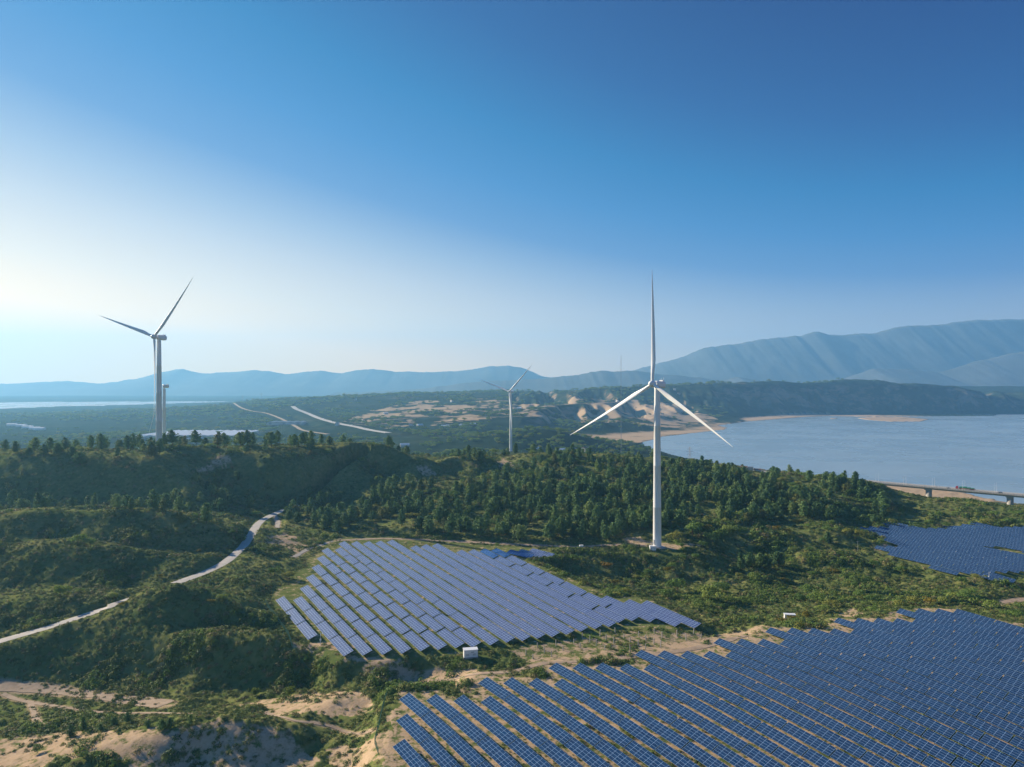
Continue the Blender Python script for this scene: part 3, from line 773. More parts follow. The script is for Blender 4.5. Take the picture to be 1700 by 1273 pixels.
# ------------------------------------------------------------------ mountains
def mountain(pts, Yd, depth, seed, rough=1.0, base=-70):
    p = np.array(pts, float)
    u = np.arange(p[0, 0], p[-1, 0], 3.0)
    v = np.interp(u, p[:, 0], p[:, 1])
    v = np.convolve(np.pad(v, 3, mode='edge'), np.ones(5) / 5, 'same')[3:-3]
    v = v - (fbm(u / 14 + seed, u * 0 + seed, 4) * 1.5 + fbm(u / 4 + seed, u * 0 + seed + 5, 2) * .5) * rough
    pk = H - (v - CV) / F * Yd
    t = np.concatenate([np.linspace(-1, 0, 34), np.linspace(0, 1, 12)[1:]])
    X = (u - CU) / F * Yd
    Xg = np.repeat(X[:, None], len(t), 1); Tg = np.repeat(t[None], len(u), 0)
    Yg = Yd + Tg * depth
    hgt = (pk - base)[:, None]
    prof = (1 - np.abs(Tg)) ** 1.05
    rid = 1 - np.abs(fbm(Xg / (depth * .22) + seed, Yg / (depth * .5), 4)) * 2
    zz = base + hgt * (prof + (rid - .75) * .035 * np.abs(Tg) ** .7 * (1 - np.abs(Tg)) * 1.6)
    V = np.stack([Xg, Yg, zz], -1).reshape(-1, 3); k = len(t)
    i = np.arange(len(u) - 1)[:, None]; j = np.arange(k - 1)[None]
    q = np.stack([i * k + j, (i + 1) * k + j, (i + 1) * k + j + 1, i * k + j + 1], -1).reshape(-1, 4)
    tag(link('hills', mesh_np('hills', V, q, M['mount'], smooth=True)), kind='structure')
mountain([(-600,634),(-200,640),(0,637),(100,632),(170,637),(230,628),(270,617),(300,612),(340,620),(400,616),(430,614),(480,621),(530,615),(560,619),(620,612),(660,617),(720,618),(770,615),(810,608),(840,606),(870,610),(900,624),(960,632),(1040,642),(1100,650)], 10500, 1500, 3)
mountain([(560,652),(650,648),(700,645),(740,640),(800,632),(850,631),(900,628),(960,622),(1000,614),(1020,617),(1060,615),(1100,622),(1150,625),(1200,632),(1222,625),(1260,632),(1290,640),(1350,650)], 7600, 1100, 11)
mountain([(960,645),(1040,618),(1080,607),(1130,593),(1170,577),(1240,568),(1270,562),(1330,557),(1355,549),(1380,556),(1450,553),(1490,542),(1560,538),(1620,531),(1680,530),(1750,528),(1900,540),(2100,560),(2400,600)], 9800, 1700, 23)
mountain([(1220,652),(1310,636),(1400,628),(1450,612),(1500,613),(1560,618),(1620,600),(1700,583),(1800,575),(1950,585),(2200,610)], 8000, 1200, 31)

# ------------------------------------------------------------------ wind turbines
def blade_mesh():
    mb = MB(); R = 62.5
    rings = []
    for s in np.concatenate([[0, .015, .03, .05, .08, .12, .16], np.linspace(.2, 1, 22)]):
        r = 1.2 + s * (R - 1.2)
        if s < .2:
            k = sstep(.03, .2, s); ch = 1.8 * (1 - k) + 2.74 * k; th = 1.8 * (1 - k) + .85 * k
        else:
            q = (s - .2) / .8; ch = 2.5 * (1 - q) ** .95 + .24 * (1 - .6 * q ** 6); th = ch * (.25 - .1 * q); k = 1
        tw = math.radians(16 * (1 - s) ** 1.6)
        n = 16; ring = []
        for a in np.linspace(0, 2 * math.pi, n, endpoint=False):
            cx, cy = math.cos(a), math.sin(a)
            x = cx * ch / 2 - k * ch * .18
            y = cy * th / 2 * (1 - k * .55 * (.5 - .5 * cx) ** 1.0) if k else cy * th / 2
            X = x * math.cos(tw) - y * math.sin(tw); Yy = x * math.sin(tw) + y * math.cos(tw)
            ring.append((-X, Yy - 3.0 * s * s - r * math.sin(math.radians(3)), r))
        rings.append(ring)
    mb.loft(rings)
    me = mb.mesh('blade', M['white'], True); smooth_by_angle(me, 50); return me
def turbine_meshes():
    d = {}
    mb = MB(); rings = []
    prof = [(0, 2.45), (.25, 2.45), (.3, 2.3), (22, 2.18), (22.05, 2.22), (22.25, 2.22), (22.3, 2.17), (45, 2.0), (45.05, 2.04), (45.25, 2.04), (45.3, 1.99), (67, 1.78), (67.05, 1.82), (67.25, 1.82), (67.3, 1.77), (87.6, 1.52)]
    for z, r in prof: rings.append([(r * math.cos(a), r * math.sin(a), z) for a in np.linspace(0, 2 * math.pi, 40, endpoint=False)])
    mb.loft(rings); d['tower'] = mb.mesh('tower', M['white'], True); smooth_by_angle(d['tower'], 40)
    mb = MB()
    def rr(y, w, h, zc, e=4.0, n=28):
        out = []
        for a in np.linspace(0, 2 * math.pi, n, endpoint=False):
            c, s = math.cos(a), math.sin(a)
            out.append((w / 2 * np.sign(c) * abs(c) ** (2 / e), y, zc + h / 2 * np.sign(s) * abs(s) ** (2 / e)))
        return out
    mb.loft([rr(-2.6, 2.6, 2.6, 0, 2.2), rr(-2.2, 3.2, 3.2, 0, 3), rr(-1, 3.8, 3.8, .05), rr(3, 3.9, 3.9, .1), rr(6.6, 3.7, 3.7, .15), rr(7.8, 3.2, 3.2, .2), rr(8.1, 2.6, 2.6, .2)])
    mb.box((0, 5.6, 2.35), (2.4, 2.2, .7)); mb.cyl((0.8, 6.2, 2.2), (0.8, 6.2, 4.4), .06, n=6); mb.cyl((-.8, 6.2, 2.2), (-.8, 6.2, 4.0), .06, n=6)
    mb.cyl((0, 0, -2.6), (0, 0, -1.6), 1.62, 1.7, 24)
    d['nacelle'] = mb.mesh('nacelle', M['white'], True); smooth_by_angle(d['nacelle'], 35)
    mb = MB(); rings = []
    for y, r in [(1.5, 1.5), (1.2, 1.8), (.2, 1.95), (-.9, 1.85), (-1.8, 1.45), (-2.4, .9), (-2.7, .25)]:
        rings.append([(r * math.cos(a), y, r * math.sin(a)) for a in np.linspace(0, 2 * math.pi, 24, endpoint=False)])
    mb.loft(rings); d['hub'] = mb.mesh('rotor_hub', M['white'], True); smooth_by_angle(d['hub'], 50)
    d['blade'] = blade_mesh()
    mb = MB(); mb.cyl((0, 0, -.3), (0, 0, .22), 4.6, n=32); mb.cyl((0, 0, .22), (0, 0, .4), 3.1, n=32); d['base'] = mb.mesh('foundation', M['concrete'])
    mb = MB(); mb.box((0, 0, 1.1), (.9, .12, 2.2)); d['door'] = mb.mesh('door', M['grey'])
    mb = MB()
    for i in range(8): mb.box((0, -.3 - i * .28, 2.05 - i * .26), (1.1, .3, .06))
    for sx in (-.55, .55):
        mb.beam((sx, 0, 2.1), (sx, -2.6, -.1), .08, .2); mb.beam((sx, 0, 3.1), (sx, -2.6, 1.0), .06)
        for i in range(4): mb.beam((sx, -.1 - i * .75, 2.1 - i * .65), (sx, -.1 - i * .75, 3.05 - i * .63), .05)
    mb.box((0, .5, 2.1), (1.4, 1.1, .08)); d['stairs'] = mb.mesh('stairs', M['steel'])
    return d
TM = turbine_meshes()
from mathutils import Matrix, Euler, Vector
def turbine(loc, az, angs, label, hub_h=90.0, pitch=20, nl=.75):
    root = empty('wind_turbine', loc, math.pi - math.radians(az))
    tag(root, label, 'wind turbine', 'white wind turbines on the hills')
    tw = link('tower', TM['tower'], root); tw.scale = (1, 1, hub_h / 90)
    link('foundation', TM['base'], root, (0, 0, 0))
    na = link('nacelle', TM['nacelle'], root, (0, 0, hub_h)); na.scale = (1, nl, 1); na.rotation_euler = (math.radians(-5), 0, 0)
    hub_p = Vector((0, -4.3, hub_h + .3))
    hb = link('rotor_hub', TM['hub'], root, hub_p); hb.rotation_euler = (math.radians(-5), 0, 0)
    for a in angs:
        b = link('blade', TM['blade'], root)
        b.matrix_basis = Matrix.Translation(hub_p) @ Matrix.Rotation(math.radians(-5), 4, 'X') @ Matrix.Rotation(math.radians(90 - a), 4, 'Y') @ Matrix.Rotation(math.radians(pitch), 4, 'Z')
    dr = link('door', TM['door'], root); st = link('stairs', TM['stairs'], root)
    f = math.pi - math.radians(az); dang = math.radians(-150) - f       # stairs on the sunny side
    dr.location = (2.32 * math.cos(dang), 2.32 * math.sin(dang), 2.1); dr.rotation_euler = (0, 0, dang + math.pi / 2)
    st.location = (2.5 * math.cos(dang) * 1.25, 2.5 * math.sin(dang) * 1.25, .1); st.rotation_euler = (0, 0, dang + math.pi / 2)
    return root
x, y, z = PADX, PADY, gz(PADX, PADY)
MAIN = turbine((x, y, z), 228, (92, 212, 332), 'nearest and tallest wind turbine, full tower and three blades in view, standing on a clearing', hub_h=90.0 - z)
x, y, z = uYz(264, 558, 38); z = gz(x, y)
turbine((x, y, z), 206, (45, 165, 285), 'tall wind turbine on the left ridge, seen nearly side on, two raised blades', hub_h=H + 78 / F * 558 - z)
x, y, z = uYz(272.5, 800, -12); z = gz(x, y)
turbine((x, y, z), 239, (15, 135, 255), 'smaller distant turbine half hidden right behind the left ridge turbine', hub_h=max(80, 88.0 - z), nl=.6)
x, y, z = uYz(848, 1117, -14); z = gz(x, y)
turbine((x, y, z), 217, (44, 164, 284), 'distant wind turbine in the middle of the valley below the mountains', hub_h=78.6 - z)

# ------------------------------------------------------------------ solar tables
TILT = math.radians(20); TW = 3.35
def table_meshes(L, ncol, glass, TW=3.35):
    hl = L / 2 - .16; c, s = math.cos(TILT), math.sin(TILT)
    def P(x, w, o=0.0):                      # w along the slope from the low edge, o above the glass plane
        return (x, -TW / 2 * c + w * c - o * s, LOW + w * s + o * c)
    v = [P(-hl, 0), P(hl, 0), P(hl, TW), P(-hl, TW), P(-hl, 0, -.05), P(hl, 0, -.05), P(hl, TW, -.05), P(-hl, TW, -.05)]
    f = [(0, 1, 2, 3), (7, 6, 5, 4), (0, 4, 5, 1), (1, 5, 6, 2), (2, 6, 7, 3), (3, 7, 4, 0)]
    uv = [(0, 0), (ncol, 0), (ncol, 4), (0, 4)] + [(0, 0)] * 20
    pm = mesh_np('solar_panels', v, f, glass, uvs=uv)
    mb = MB()
    for w in (.45, 1.25, 2.1, 2.9): mb.beam(P(-hl, w, -.1), P(hl, w, -.1), .06, .09)
    xs = [-hl * .72, -hl * .24, hl * .24, hl * .72]
    for x in xs:
        mb.beam(P(x, .25, -.19), P(x, TW - .25, -.19), .07, .1)
        mb.beam((x, 0, .55), P(x, 2.7, -.2), .05)
    fm = mb.mesh('support_frame', M['steel'])
    mb = MB(); mb.cyl((0, 0, -.5), (0, 0, LOW + TW / 2 * s - .22), .11, n=8); lm = mb.mesh('leg', M['concrete'])
    return pm, fm, lm, xs, v[:4], uv
LF, LL = 14.15, 17.35
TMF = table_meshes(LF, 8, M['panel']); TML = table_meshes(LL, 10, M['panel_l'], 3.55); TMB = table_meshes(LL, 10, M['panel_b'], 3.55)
def ordn(n):
    w = 'zeroth first second third fourth fifth sixth seventh eighth ninth tenth eleventh twelfth thirteenth fourteenth fifteenth sixteenth seventeenth eighteenth nineteenth twentieth'.split()
    if n <= 20: return w[n]
    t = {2: 'twenty', 3: 'thirty', 4: 'forty', 5: 'fifty', 6: 'sixty', 7: 'seventy', 8: 'eighty', 9: 'ninety'}[n // 10]
    return t + '-' + w[n % 10] if n % 10 else {2: 'twentieth', 3: 'thirtieth', 4: 'fortieth', 5: 'fiftieth', 6: 'sixtieth'}[n // 10]
tables = []          # (kind, centre, heading, length, label)
def seat(p, d, L):
    """stand a table on the ground: p low-edge start (x,y), d row direction"""
    d = np.asarray(d) / np.linalg.norm(d); nrm = np.array([-d[1], d[0]])
    c = p + d * L / 2 + nrm * TW / 2 * math.cos(TILT)
    a = c - d * L * .4; b = c + d * L * .4
    za, zb = gz(*a), gz(*b)
    return (c[0], c[1], (za + zb) / 2), math.atan2(d[1], d[0]), -math.atan2(zb - za, L * .8)
def unproj_surface(u, v, fn):
    z = 0.
    for _ in range(12):
        X, Y, _q = uvz(u, v, z); z = float(fn(X, Y)) + LOW
    return np.array([X, Y])
starts = {}
for k, u, v in START:
    p = unproj_surface(u, v, front_z)
    q = p @ D2
    starts[k] = N2 * (P0 + PITCH * k) + D2 * q
for k in range(38, 60):
    base = starts[37]
    starts[k] = starts[37] + N2 * PITCH * (k - 37) + D2 * (LF * 1.015 * (6 + (k - 38) // 4 * -1) + 2.2 * (k - 37))
for k in sorted(starts):
    p = starts[k]; n = 0
    while True:
        s, rz, pt = None, None, None
        c = p + D2 * LF / 2
        u, v = proj(c[0], c[1], float(front_z(c[0], c[1])) + 1)
        if n > 14 or v > 1400 or u > 1950: break
        (s, rz, pt) = seat(p, D2, LF)
        inview = u < 1745 and v < 1330
        tables.append(['front', s, rz, pt, inview, f'blue solar table, {ordn(n + 1)} from far end of {ordn(k + 1)} row, large front field', math.hypot(s[0], s[1])])
        p = p + D2 * LF; n += 1
for k, r in enumerate(L0):
    a = np.array(uvz(r[0], r[1], .45)[:2]); b = np.array(uvz(r[2], r[3], .45)[:2])
    d = b - a; L = np.linalg.norm(d); m = max(1, round(L / LL)); d /= L
    for i in range(m):
        s, rz, pt = seat(a + d * LL * (L / m / LL) * i, d, LL)
        kind = 'blue' if (k in (18, 19) and i == 0) else 'left'
        lab = (f'deep blue solar table at the far end of the {ordn(k + 1)} row, left field' if kind == 'blue'
               else f'pale violet-blue solar table, {ordn(i + 1)} from the far end of the {ordn(k + 1)} row, left field')
        tables.append([kind, s, rz, pt, True, lab, math.hypot(s[0], s[1])])
for nm_, rows_ in (('separate short row', L1), ('stepped row', L2)):
    for k, r in enumerate(rows_):
        a = np.array(uvz(r[0], r[1], .45)[:2]); b = np.array(uvz(r[2], r[3], .45)[:2])
        d = b - a; L = np.linalg.norm(d); m = max(1, round(L / LL)); d /= L
        for i in range(m):
            s, rz, pt = seat(a + d * (L / m) * i, d, LL)
            w = 'behind left field' if rows_ is L1 else 'at left field right tip'
            kind = 'blue' if rows_ is L1 and k == 0 else 'left'
            cl_ = 'deep blue' if kind == 'blue' else 'violet-blue'
            tables.append([kind, s, rz, pt, True, f'{cl_} solar table, {ordn(i + 1)} of {ordn(k + 1)} {nm_} {w}', math.hypot(s[0], s[1])])
# right field rows
p0r = float(np.array(uvz(1440, 884, -5)[:2]) @ N2)
for k in range(-16, 50):
    for i in range(-40, 60):
        p = N2 * (p0r + 6.0 * k) + D2 * (-420 + LF * i + 3.1 * k)
        c = p + D2 * LF / 2
        if c[1] < 300: continue
        if in_poly(np.array([c[0]]), np.array([c[1]]), FIELD_RIGHT)[0]:
            g = gz(*c); u, v = proj(c[0], c[1], g)
            if 1640 < u < 1760 and abs(v - (907 + (u - 1630) * .26)) < 3: continue
            s, rz, pt = seat(p, D2, LF)
            tables.append(['front', s, rz, pt, u < 1720, 'x', 1e5 + math.hypot(s[0], s[1])])
seen = [t for t in tables if t[4]]
seen.sort(key=lambda t: t[6])
single, rest = seen[:300], seen[300:] + [t for t in tables if not t[4]]
def make_table(t):
    pm, fm, lm, xs, _, _ = {'front': TMF, 'left': TML, 'blue': TMB}[t[0]]
    o = empty('solar_table', t[1]); o.rotation_euler = (0, t[3], t[2])
    tag(o, t[5], 'solar panel', 'tilted solar tables standing in rows')
    link('solar_panels', pm, o); link('support_frame', fm, o)
    for x in xs: link('leg', lm, o, (x, 0, 0))
for t in single: make_table(t)
def merge_tables(name, ts, label, kind='front'):
    if not ts: return
    mk = {'front': TMF, 'left': TML, 'blue': TMB}
    V, Q, U = [], [], []; n = 0
    for t in ts:
        pm, fm, lm, xs, v, uv = mk[t[0]]
        mt = Matrix.Translation(t[1]) @ Euler((0, t[3], t[2])).to_matrix().to_4x4()
        mt = np.array(mt)
        v8 = np.array([tuple(p.co) for p in pm.vertices]); v8 = v8 @ mt[:3, :3].T + mt[:3, 3]
        V.append(v8); f = np.array([(0, 1, 2, 3), (7, 6, 5, 4), (0, 4, 5, 1), (1, 5, 6, 2), (2, 6, 7, 3), (3, 7, 4, 0)]) + n
        Q.append(f); U.append(np.array(uv)); n += 8
        lg = []
        for x in xs:
            hgt = LOW + .8
            b = np.array([(x + dx, dy, z) for z in (-.4, hgt) for dx, dy in ((-.1, -.1), (.1, -.1), (.1, .1), (-.1, .1))])
            V.append(b @ mt[:3, :3].T + mt[:3, 3])
            Q.append(np.array([(0, 1, 5, 4), (1, 2, 6, 5), (2, 3, 7, 6), (3, 0, 4, 7)]) + n); U.append(np.zeros((16, 2)) + .5); n += 8
    me = mesh_np(name, np.concatenate(V), np.concatenate(Q), {'front': M['panel'], 'left': M['panel_l'], 'blue': M['panel_b']}[kind], uvs=np.concatenate(U))
    tag(link(name, me), label, 'solar panels', None, 'stuff')
farR = [t for t in rest if t[5] == 'x']
oth = [t for t in rest if t[5] != 'x']
merge_tables('distant_solar_array', farR, 'distant blue solar array right of the turbine, below the bridge')
merge_tables('far_solar_array', [t for t in oth if t[0] == 'front'], 'far and outer tables of the large front solar field')
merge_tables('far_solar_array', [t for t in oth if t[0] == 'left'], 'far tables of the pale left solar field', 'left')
merge_tables('far_solar_array', [t for t in oth if t[0] == 'blue'], 'deep blue tables at the far corner of the left field', 'blue')

# bare posts
mb = MB(); mb.cyl((0, 0, -.4), (0, 0, 1.9), .17, .16, 10); mb.cyl((0, 0, 1.9), (0, 0, 2.0), .2, .2, 10); mb.box((0, 0, 2.04), (.28, .28, .04)); PILE = mb.mesh('concrete_post', M['concrete'])
rows = 0
for k in range(-12, 40):
    pr = []
    for i in range(-60, 60):
        p = N2 * (60 + 6.2 * k) + D2 * (-230 + 3.9 * i + 1.7 * k) + rng.normal(0, .25, 2)
        if in_poly(np.array([p[0]]), np.array([p[1]]), PILES)[0] and rng.random() < .85: pr.append(p)
    if not pr: continue
    rows += 1
    for i, p in enumerate(pr):
        o = link('concrete_post', PILE, None, (p[0], p[1], gz(*p))); o.scale = (1, 1, rng.uniform(.75, 1.15)); o.rotation_euler = (rng.normal(0, .03), rng.normal(0, .03), 0)
        tag(o, f'bare pale concrete post, {ordn(i + 1)} from the far end of the {ordn(rows)} row of posts', 'post', 'bare concrete posts between the two solar fields')

# ------------------------------------------------------------------ vegetation
def cards(n, ctr, ln, wd, flat=0.0, r=None):
    """n little leaf quads round the given centres"""
    g = r or rng
    d = g.normal(size=(n, 3)); d[:, 2] = d[:, 2] * (1 - flat) + .15; d /= np.linalg.norm(d, axis=1)[:, None]
    t = g.normal(size=(n, 3)); s = np.cross(d, t); s /= np.linalg.norm(s, axis=1)[:, None]
    l = ln * g.uniform(.6, 1.3, n)[:, None]; w = wd * g.uniform(.6, 1.3, n)[:, None]
    a = ctr - d * l * .3
    v = np.stack([a - s * w * .5, a + s * w * .5, a + d * l + s * w * .35, a + d * l - s * w * .35], 1)
    return v.reshape(-1, 3)
def leaves_out(P_, out, leaf, g, jit=.45, asp=.55):
    n = len(P_); out = out / (np.linalg.norm(out, axis=1)[:, None] + 1e-6) + g.normal(0, jit, (n, 3))
    out /= np.linalg.norm(out, axis=1)[:, None]
    t = np.cross(out, g.normal(size=(n, 3))); t /= np.linalg.norm(t, axis=1)[:, None]; s2 = np.cross(out, t)
    l = leaf * g.uniform(.6, 1.3, n)[:, None] * .75; w = leaf * g.uniform(.6, 1.2, n)[:, None] * asp
    return np.stack([P_ - t * l - s2 * w * .5, P_ + t * l * .1 - s2 * w, P_ + t * l, P_ + t * l * .1 + s2 * w], 1).reshape(-1, 3)
def quad_idx(nv): return np.arange(nv).reshape(-1, 4)
def pine_crown(seed, h=8.0, full=1.0, open_=0.0):
    g = np.random.default_rng(seed); C_, lean = [], g.normal(0, .35, 2)
    z = h * (.16 + .2 * open_)
    while z < h * .99:
        f = (z / h - .12) / .88
        R = 2.5 * full * (1 - f ** 2.8) ** .85 * (1 - .35 * max(0, .25 - f) / .25) + .15
        nb = int(5 + 4 * (1 - f)); a0 = g.uniform(0, 6.28)
        for b in range(nb):
            if g.random() < .14 + .25 * open_: continue
            a = a0 + b * 6.283 / nb + g.normal(0, .25); rl = R * g.uniform(.6, 1.12)
            for q in np.linspace(.25, 1, 4):
                C_.append((math.cos(a) * rl * q + lean[0] * f, math.sin(a) * rl * q + lean[1] * f, z + rl * q * (.16 + .25 * f) + g.normal(0, .1)))
        z += h * .062 * g.uniform(.8, 1.3)
    C_ = np.array(C_); k = 4
    c = np.repeat(C_, k, 0) + g.normal(0, .17, (len(C_) * k, 3))
    v = leaves_out(c, np.c_[c[:, 0], c[:, 1], .35 + (c[:, 2] / h - .35) * 1.3], .5, g)
    return mesh_np('crown', v, quad_idx(len(v)), M['pine'])
def broad_crown(seed, R=2.6, hh=3.4, base=1.0, mat=None, n=620, leaf=.42):
    g = np.random.default_rng(seed); P_ = []; O_ = []
    lobes = [((g.normal(0, R * .42), g.normal(0, R * .42), base + hh * g.uniform(.3, .68)), R * g.uniform(.38, .62)) for _ in range(9)]
    lobes.append(((0, 0, base + hh * .5), R * .7))
    for i in range(n):
        c, r = lobes[g.integers(len(lobes))]
        d = g.normal(size=3); d /= np.linalg.norm(d); d[2] = abs(d[2]) * .95 if g.random() < .75 else d[2] * .6
        P_.append(np.array(c) + d * r * g.uniform(.72, 1.05) * np.array([1, 1, hh / R * .55])); O_.append(d + (0, 0, .25))
    P_ = np.array(P_); P_[:, 2] = np.maximum(P_[:, 2], .1)
    v = leaves_out(P_, np.array(O_), leaf * .9, g)
    return mesh_np('crown', v, quad_idx(len(v)), mat or M['broad'])
def trunk_mesh(h, r, limbs=4, seed=0, top=.95):
    g = np.random.default_rng(seed); mb = MB()
    mb.cyl((0, 0, -.6), (g.normal(0, .08), g.normal(0, .08), h * .5), r, r * .7, 7)
    mb.cyl((0, 0, h * .5), (g.normal(0, .15), g.normal(0, .15), h * top), r * .7, r * .15, 6)
    for i in range(limbs):
        a = i * 2.4 + g.uniform(0, 1); z0 = h * g.uniform(.25, .6); l = h * .24
        mb.cyl((0, 0, z0), (math.cos(a) * l, math.sin(a) * l, z0 + l * .7), r * .35, r * .08, 5)
    return mb.mesh('trunk', M['bark'])
PINES = [(pine_crown(s, h, f, o), trunk_mesh(h, .16, 3, s, .9)) for s, h, f, o in ((1, 8.4, 1.05, 0), (2, 6.8, 1.35, .1), (3, 9.2, .9, .15), (4, 6.2, 1.4, .12), (5, 8.0, 1.0, .5), (6, 7.2, 1.25, .6))]
BROADS = [(broad_crown(11 + s, 2.6 + .2 * s, 3.4), trunk_mesh(3.4, .14, 5, 20 + s, .8)) for s in range(3)]
BRIGHT = (broad_crown(31, 2.0, 3.6, .7, M['bright'], 700, .36), trunk_mesh(3.6, .1, 5, 31, .8))
YELLOW = (broad_crown(33, 2.2, 2.4, .5, M['yellow'], 520, .38), trunk_mesh(2.4, .1, 5, 33, .8))

def flat_tree(crown, trunk):                        # crown and trunk in one mesh, for the scattered masses
    vs, fs, n = [], [], 0; me = bpy.data.meshes.new('tree_of_the_wood')
    a = np.array([v.co[:] for v in crown.vertices]); fa = quad_idx(len(a))
    b = np.array([v.co[:] for v in trunk.vertices]); fb = [list(p.vertices) for p in trunk.polygons]
    f4 = np.array([f for f in fb if len(f) == 4]) + len(a); f3 = np.array([f for f in fb if len(f) == 3]) + len(a)
    me = mesh_np('tree_of_the_wood', np.vstack([a, b]), [fa, f4, f3], crown.materials[0]); me.materials.append(M['bark'])
    mi = np.zeros(len(me.polygons), np.int32); mi[len(fa):] = 1; me.polygons.foreach_set('material_index', mi)
    return me
def scrub_mesh(seed, n, R, hh, leaf, mat):
    g = np.random.default_rng(seed)
    a = g.uniform(0, 6.28, n); el = g.uniform(0, 1, n) ** .7; r = R * np.sqrt(g.uniform(0.1, 1, n))
    lump = 1 + .35 * np.sin(a * 3 + seed) + .2 * np.sin(a * 5 + 2 * seed)
    P_ = np.c_[np.cos(a) * r * lump, np.sin(a) * r * lump, hh * (1 - (r / R) ** 2) * .8 * el + .05 + g.uniform(0, .15, n)]
    out = np.c_[P_[:, 0] / R, P_[:, 1] / R, 0 * r + .9] + g.normal(0, .42, (n, 3))     # leaf faces look outwards and up
    out /= np.linalg.norm(out, axis=1)[:, None]
    t = np.cross(out, g.normal(size=(n, 3))); t /= np.linalg.norm(t, axis=1)[:, None]; s2 = np.cross(out, t)
    l = leaf * g.uniform(.6, 1.3, n)[:, None] * .75; w = leaf * g.uniform(.5, 1.1, n)[:, None] * .5
    v = np.stack([P_ - t * l - s2 * w * .6, P_ + t * l * .2 - s2 * w, P_ + t * l, P_ + t * l * .2 + s2 * w], 1).reshape(-1, 3)
    return mesh_np('scrub_tuft', v, quad_idx(len(v)), mat)

def ground_rot(X, Y):
    e = 1.5
    gx = (ground(X + e, Y) - ground(X - e, Y)) / (2 * e); gy = (ground(X, Y + e) - ground(X, Y - e)) / (2 * e)
    n = np.stack([-gx, -gy, np.ones_like(gx)], -1); n /= np.linalg.norm(n, axis=1)[:, None]
    a = rng.uniform(0, 6.283, len(X)); t = np.stack([np.cos(a), np.sin(a), 0 * a], -1)
    x = t - n * (t * n).sum(1)[:, None]; x /= np.linalg.norm(x, axis=1)[:, None]
    y = np.cross(n, x)                              # columns x, y, n
    return np.stack([np.arctan2(y[:, 2], n[:, 2]), -np.arcsin(np.clip(x[:, 2], -1, 1)), np.arctan2(x[:, 1], x[:, 0])], -1)
def scatter(name, pts, sc_, idx, meshes, label, cat, kind='stuff', rot=None):
    lib = bpy.data.collections.new(name + '_kinds')
    for i, me in enumerate(meshes):
        lib.objects.link(bpy.data.objects.new(f'{name}_kind_{i:02d}', me))
    n = len(pts)
    me = bpy.data.meshes.new(name); me.vertices.add(n); me.vertices.foreach_set('co', np.asarray(pts, np.float32).ravel())
    for an_, ty, dt in (('s', 'FLOAT', sc_), ('k', 'INT', idx)):
        at = me.attributes.new(an_, ty, 'POINT')
        at.data.foreach_set('value', np.asarray(dt, np.float32 if ty == 'FLOAT' else np.int32))
    if rot is None: rot = np.c_[np.zeros((n, 2)), rng.uniform(0, 6.283, n)]
    at = me.attributes.new('rot', 'FLOAT_VECTOR', 'POINT'); at.data.foreach_set('vector', np.asarray(rot, np.float32).ravel())
    me.update()
    o = link(name, me)
    ng = bpy.data.node_groups.new(name, 'GeometryNodeTree')
    ng.interface.new_socket('Geometry', in_out='INPUT', socket_type='NodeSocketGeometry')
    ng.interface.new_socket('Geometry', in_out='OUTPUT', socket_type='NodeSocketGeometry')
    N, Lk = ng.nodes, ng.links
    gi, go = N.new('NodeGroupInput'), N.new('NodeGroupOutput')
    ci = N.new('GeometryNodeCollectionInfo'); ci.inputs['Collection'].default_value = lib
    ci.inputs['Separate Children'].default_value = True; ci.inputs['Reset Children'].default_value = True
    ip = N.new('GeometryNodeInstanceOnPoints'); ip.inputs['Pick Instance'].default_value = True
    def att(nm, ty):
        a = N.new('GeometryNodeInputNamedAttribute'); a.data_type = ty; a.inputs['Name'].default_value = nm
        return [x for x in a.outputs if x.enabled and x.name == 'Attribute'][0]
    Lk.new(gi.outputs[0], ip.inputs['Points']); Lk.new(ci.outputs[0], ip.inputs['Instance'])
    Lk.new(att('k', 'INT'), ip.inputs['Instance Index']); Lk.new(att('s', 'FLOAT'), ip.inputs['Scale'])
    Lk.new(att('rot', 'FLOAT_VECTOR'), ip.inputs['Rotation'])
    Lk.new(ip.outputs[0], go.inputs[0])
    md = o.modifiers.new('scatter', 'NODES'); md.node_group = ng
    tag(o, label, cat, None, kind)
    return o

def rand_fan(n, r0, r1, amax=42, power=1.0):
    a = np.radians(rng.uniform(-amax, amax, n))
    r = np.sqrt(rng.uniform(0, 1, n) ** power * (r1 * r1 - r0 * r0) + r0 * r0)
    return np.sin(a) * r, np.cos(a) * r
def uv_of(X, Y, Zz): return proj(X, Y, Zz)

# trees of the wood: world points whose ground lies inside the zones
WOOD = [[(478,868),(470,845),(520,838),(570,815),(640,806),(700,812),(760,822),(800,800),(850,772),(900,756),(960,757),(1030,765),(1100,778),(1150,772),(1200,782),(1260,795),(1320,790),(1400,800),(1440,808),(1470,835),(1500,866),(1430,872),(1400,868),(1330,862),(1240,868),(1170,862),(1110,880),(1060,884),(1010,898),(950,898),(850,896),(780,890),(700,886),(600,884),(560,886),(520,878)]]
SPARSE = [[(-60,742),(200,742),(440,738),(640,738),(700,752),(640,762),(560,760),(440,756),(330,758),(200,760),(-60,768)],
          [(300,790),(380,770),(480,780),(560,775),(700,800),(640,830),(520,835),(420,850),(330,850),(260,840)],
          [(-60,822),(0,825),(120,838),(300,838),(320,862),(200,846),(100,846),(-60,862)],
          [(600,742),(640,735),(560,730),(860,735),(900,752),(820,765),(780,765),(700,755)]]
X, Y = rand_fan(60000, 400, 980, 40)
keep = rng.random(len(X)) < .62
X, Y = X[keep], Y[keep]
Zg, sa, fi, dr, pad = ground(X, Y, True)
U_, V_ = proj(X, Y, Zg)
dens = np.zeros(len(X))
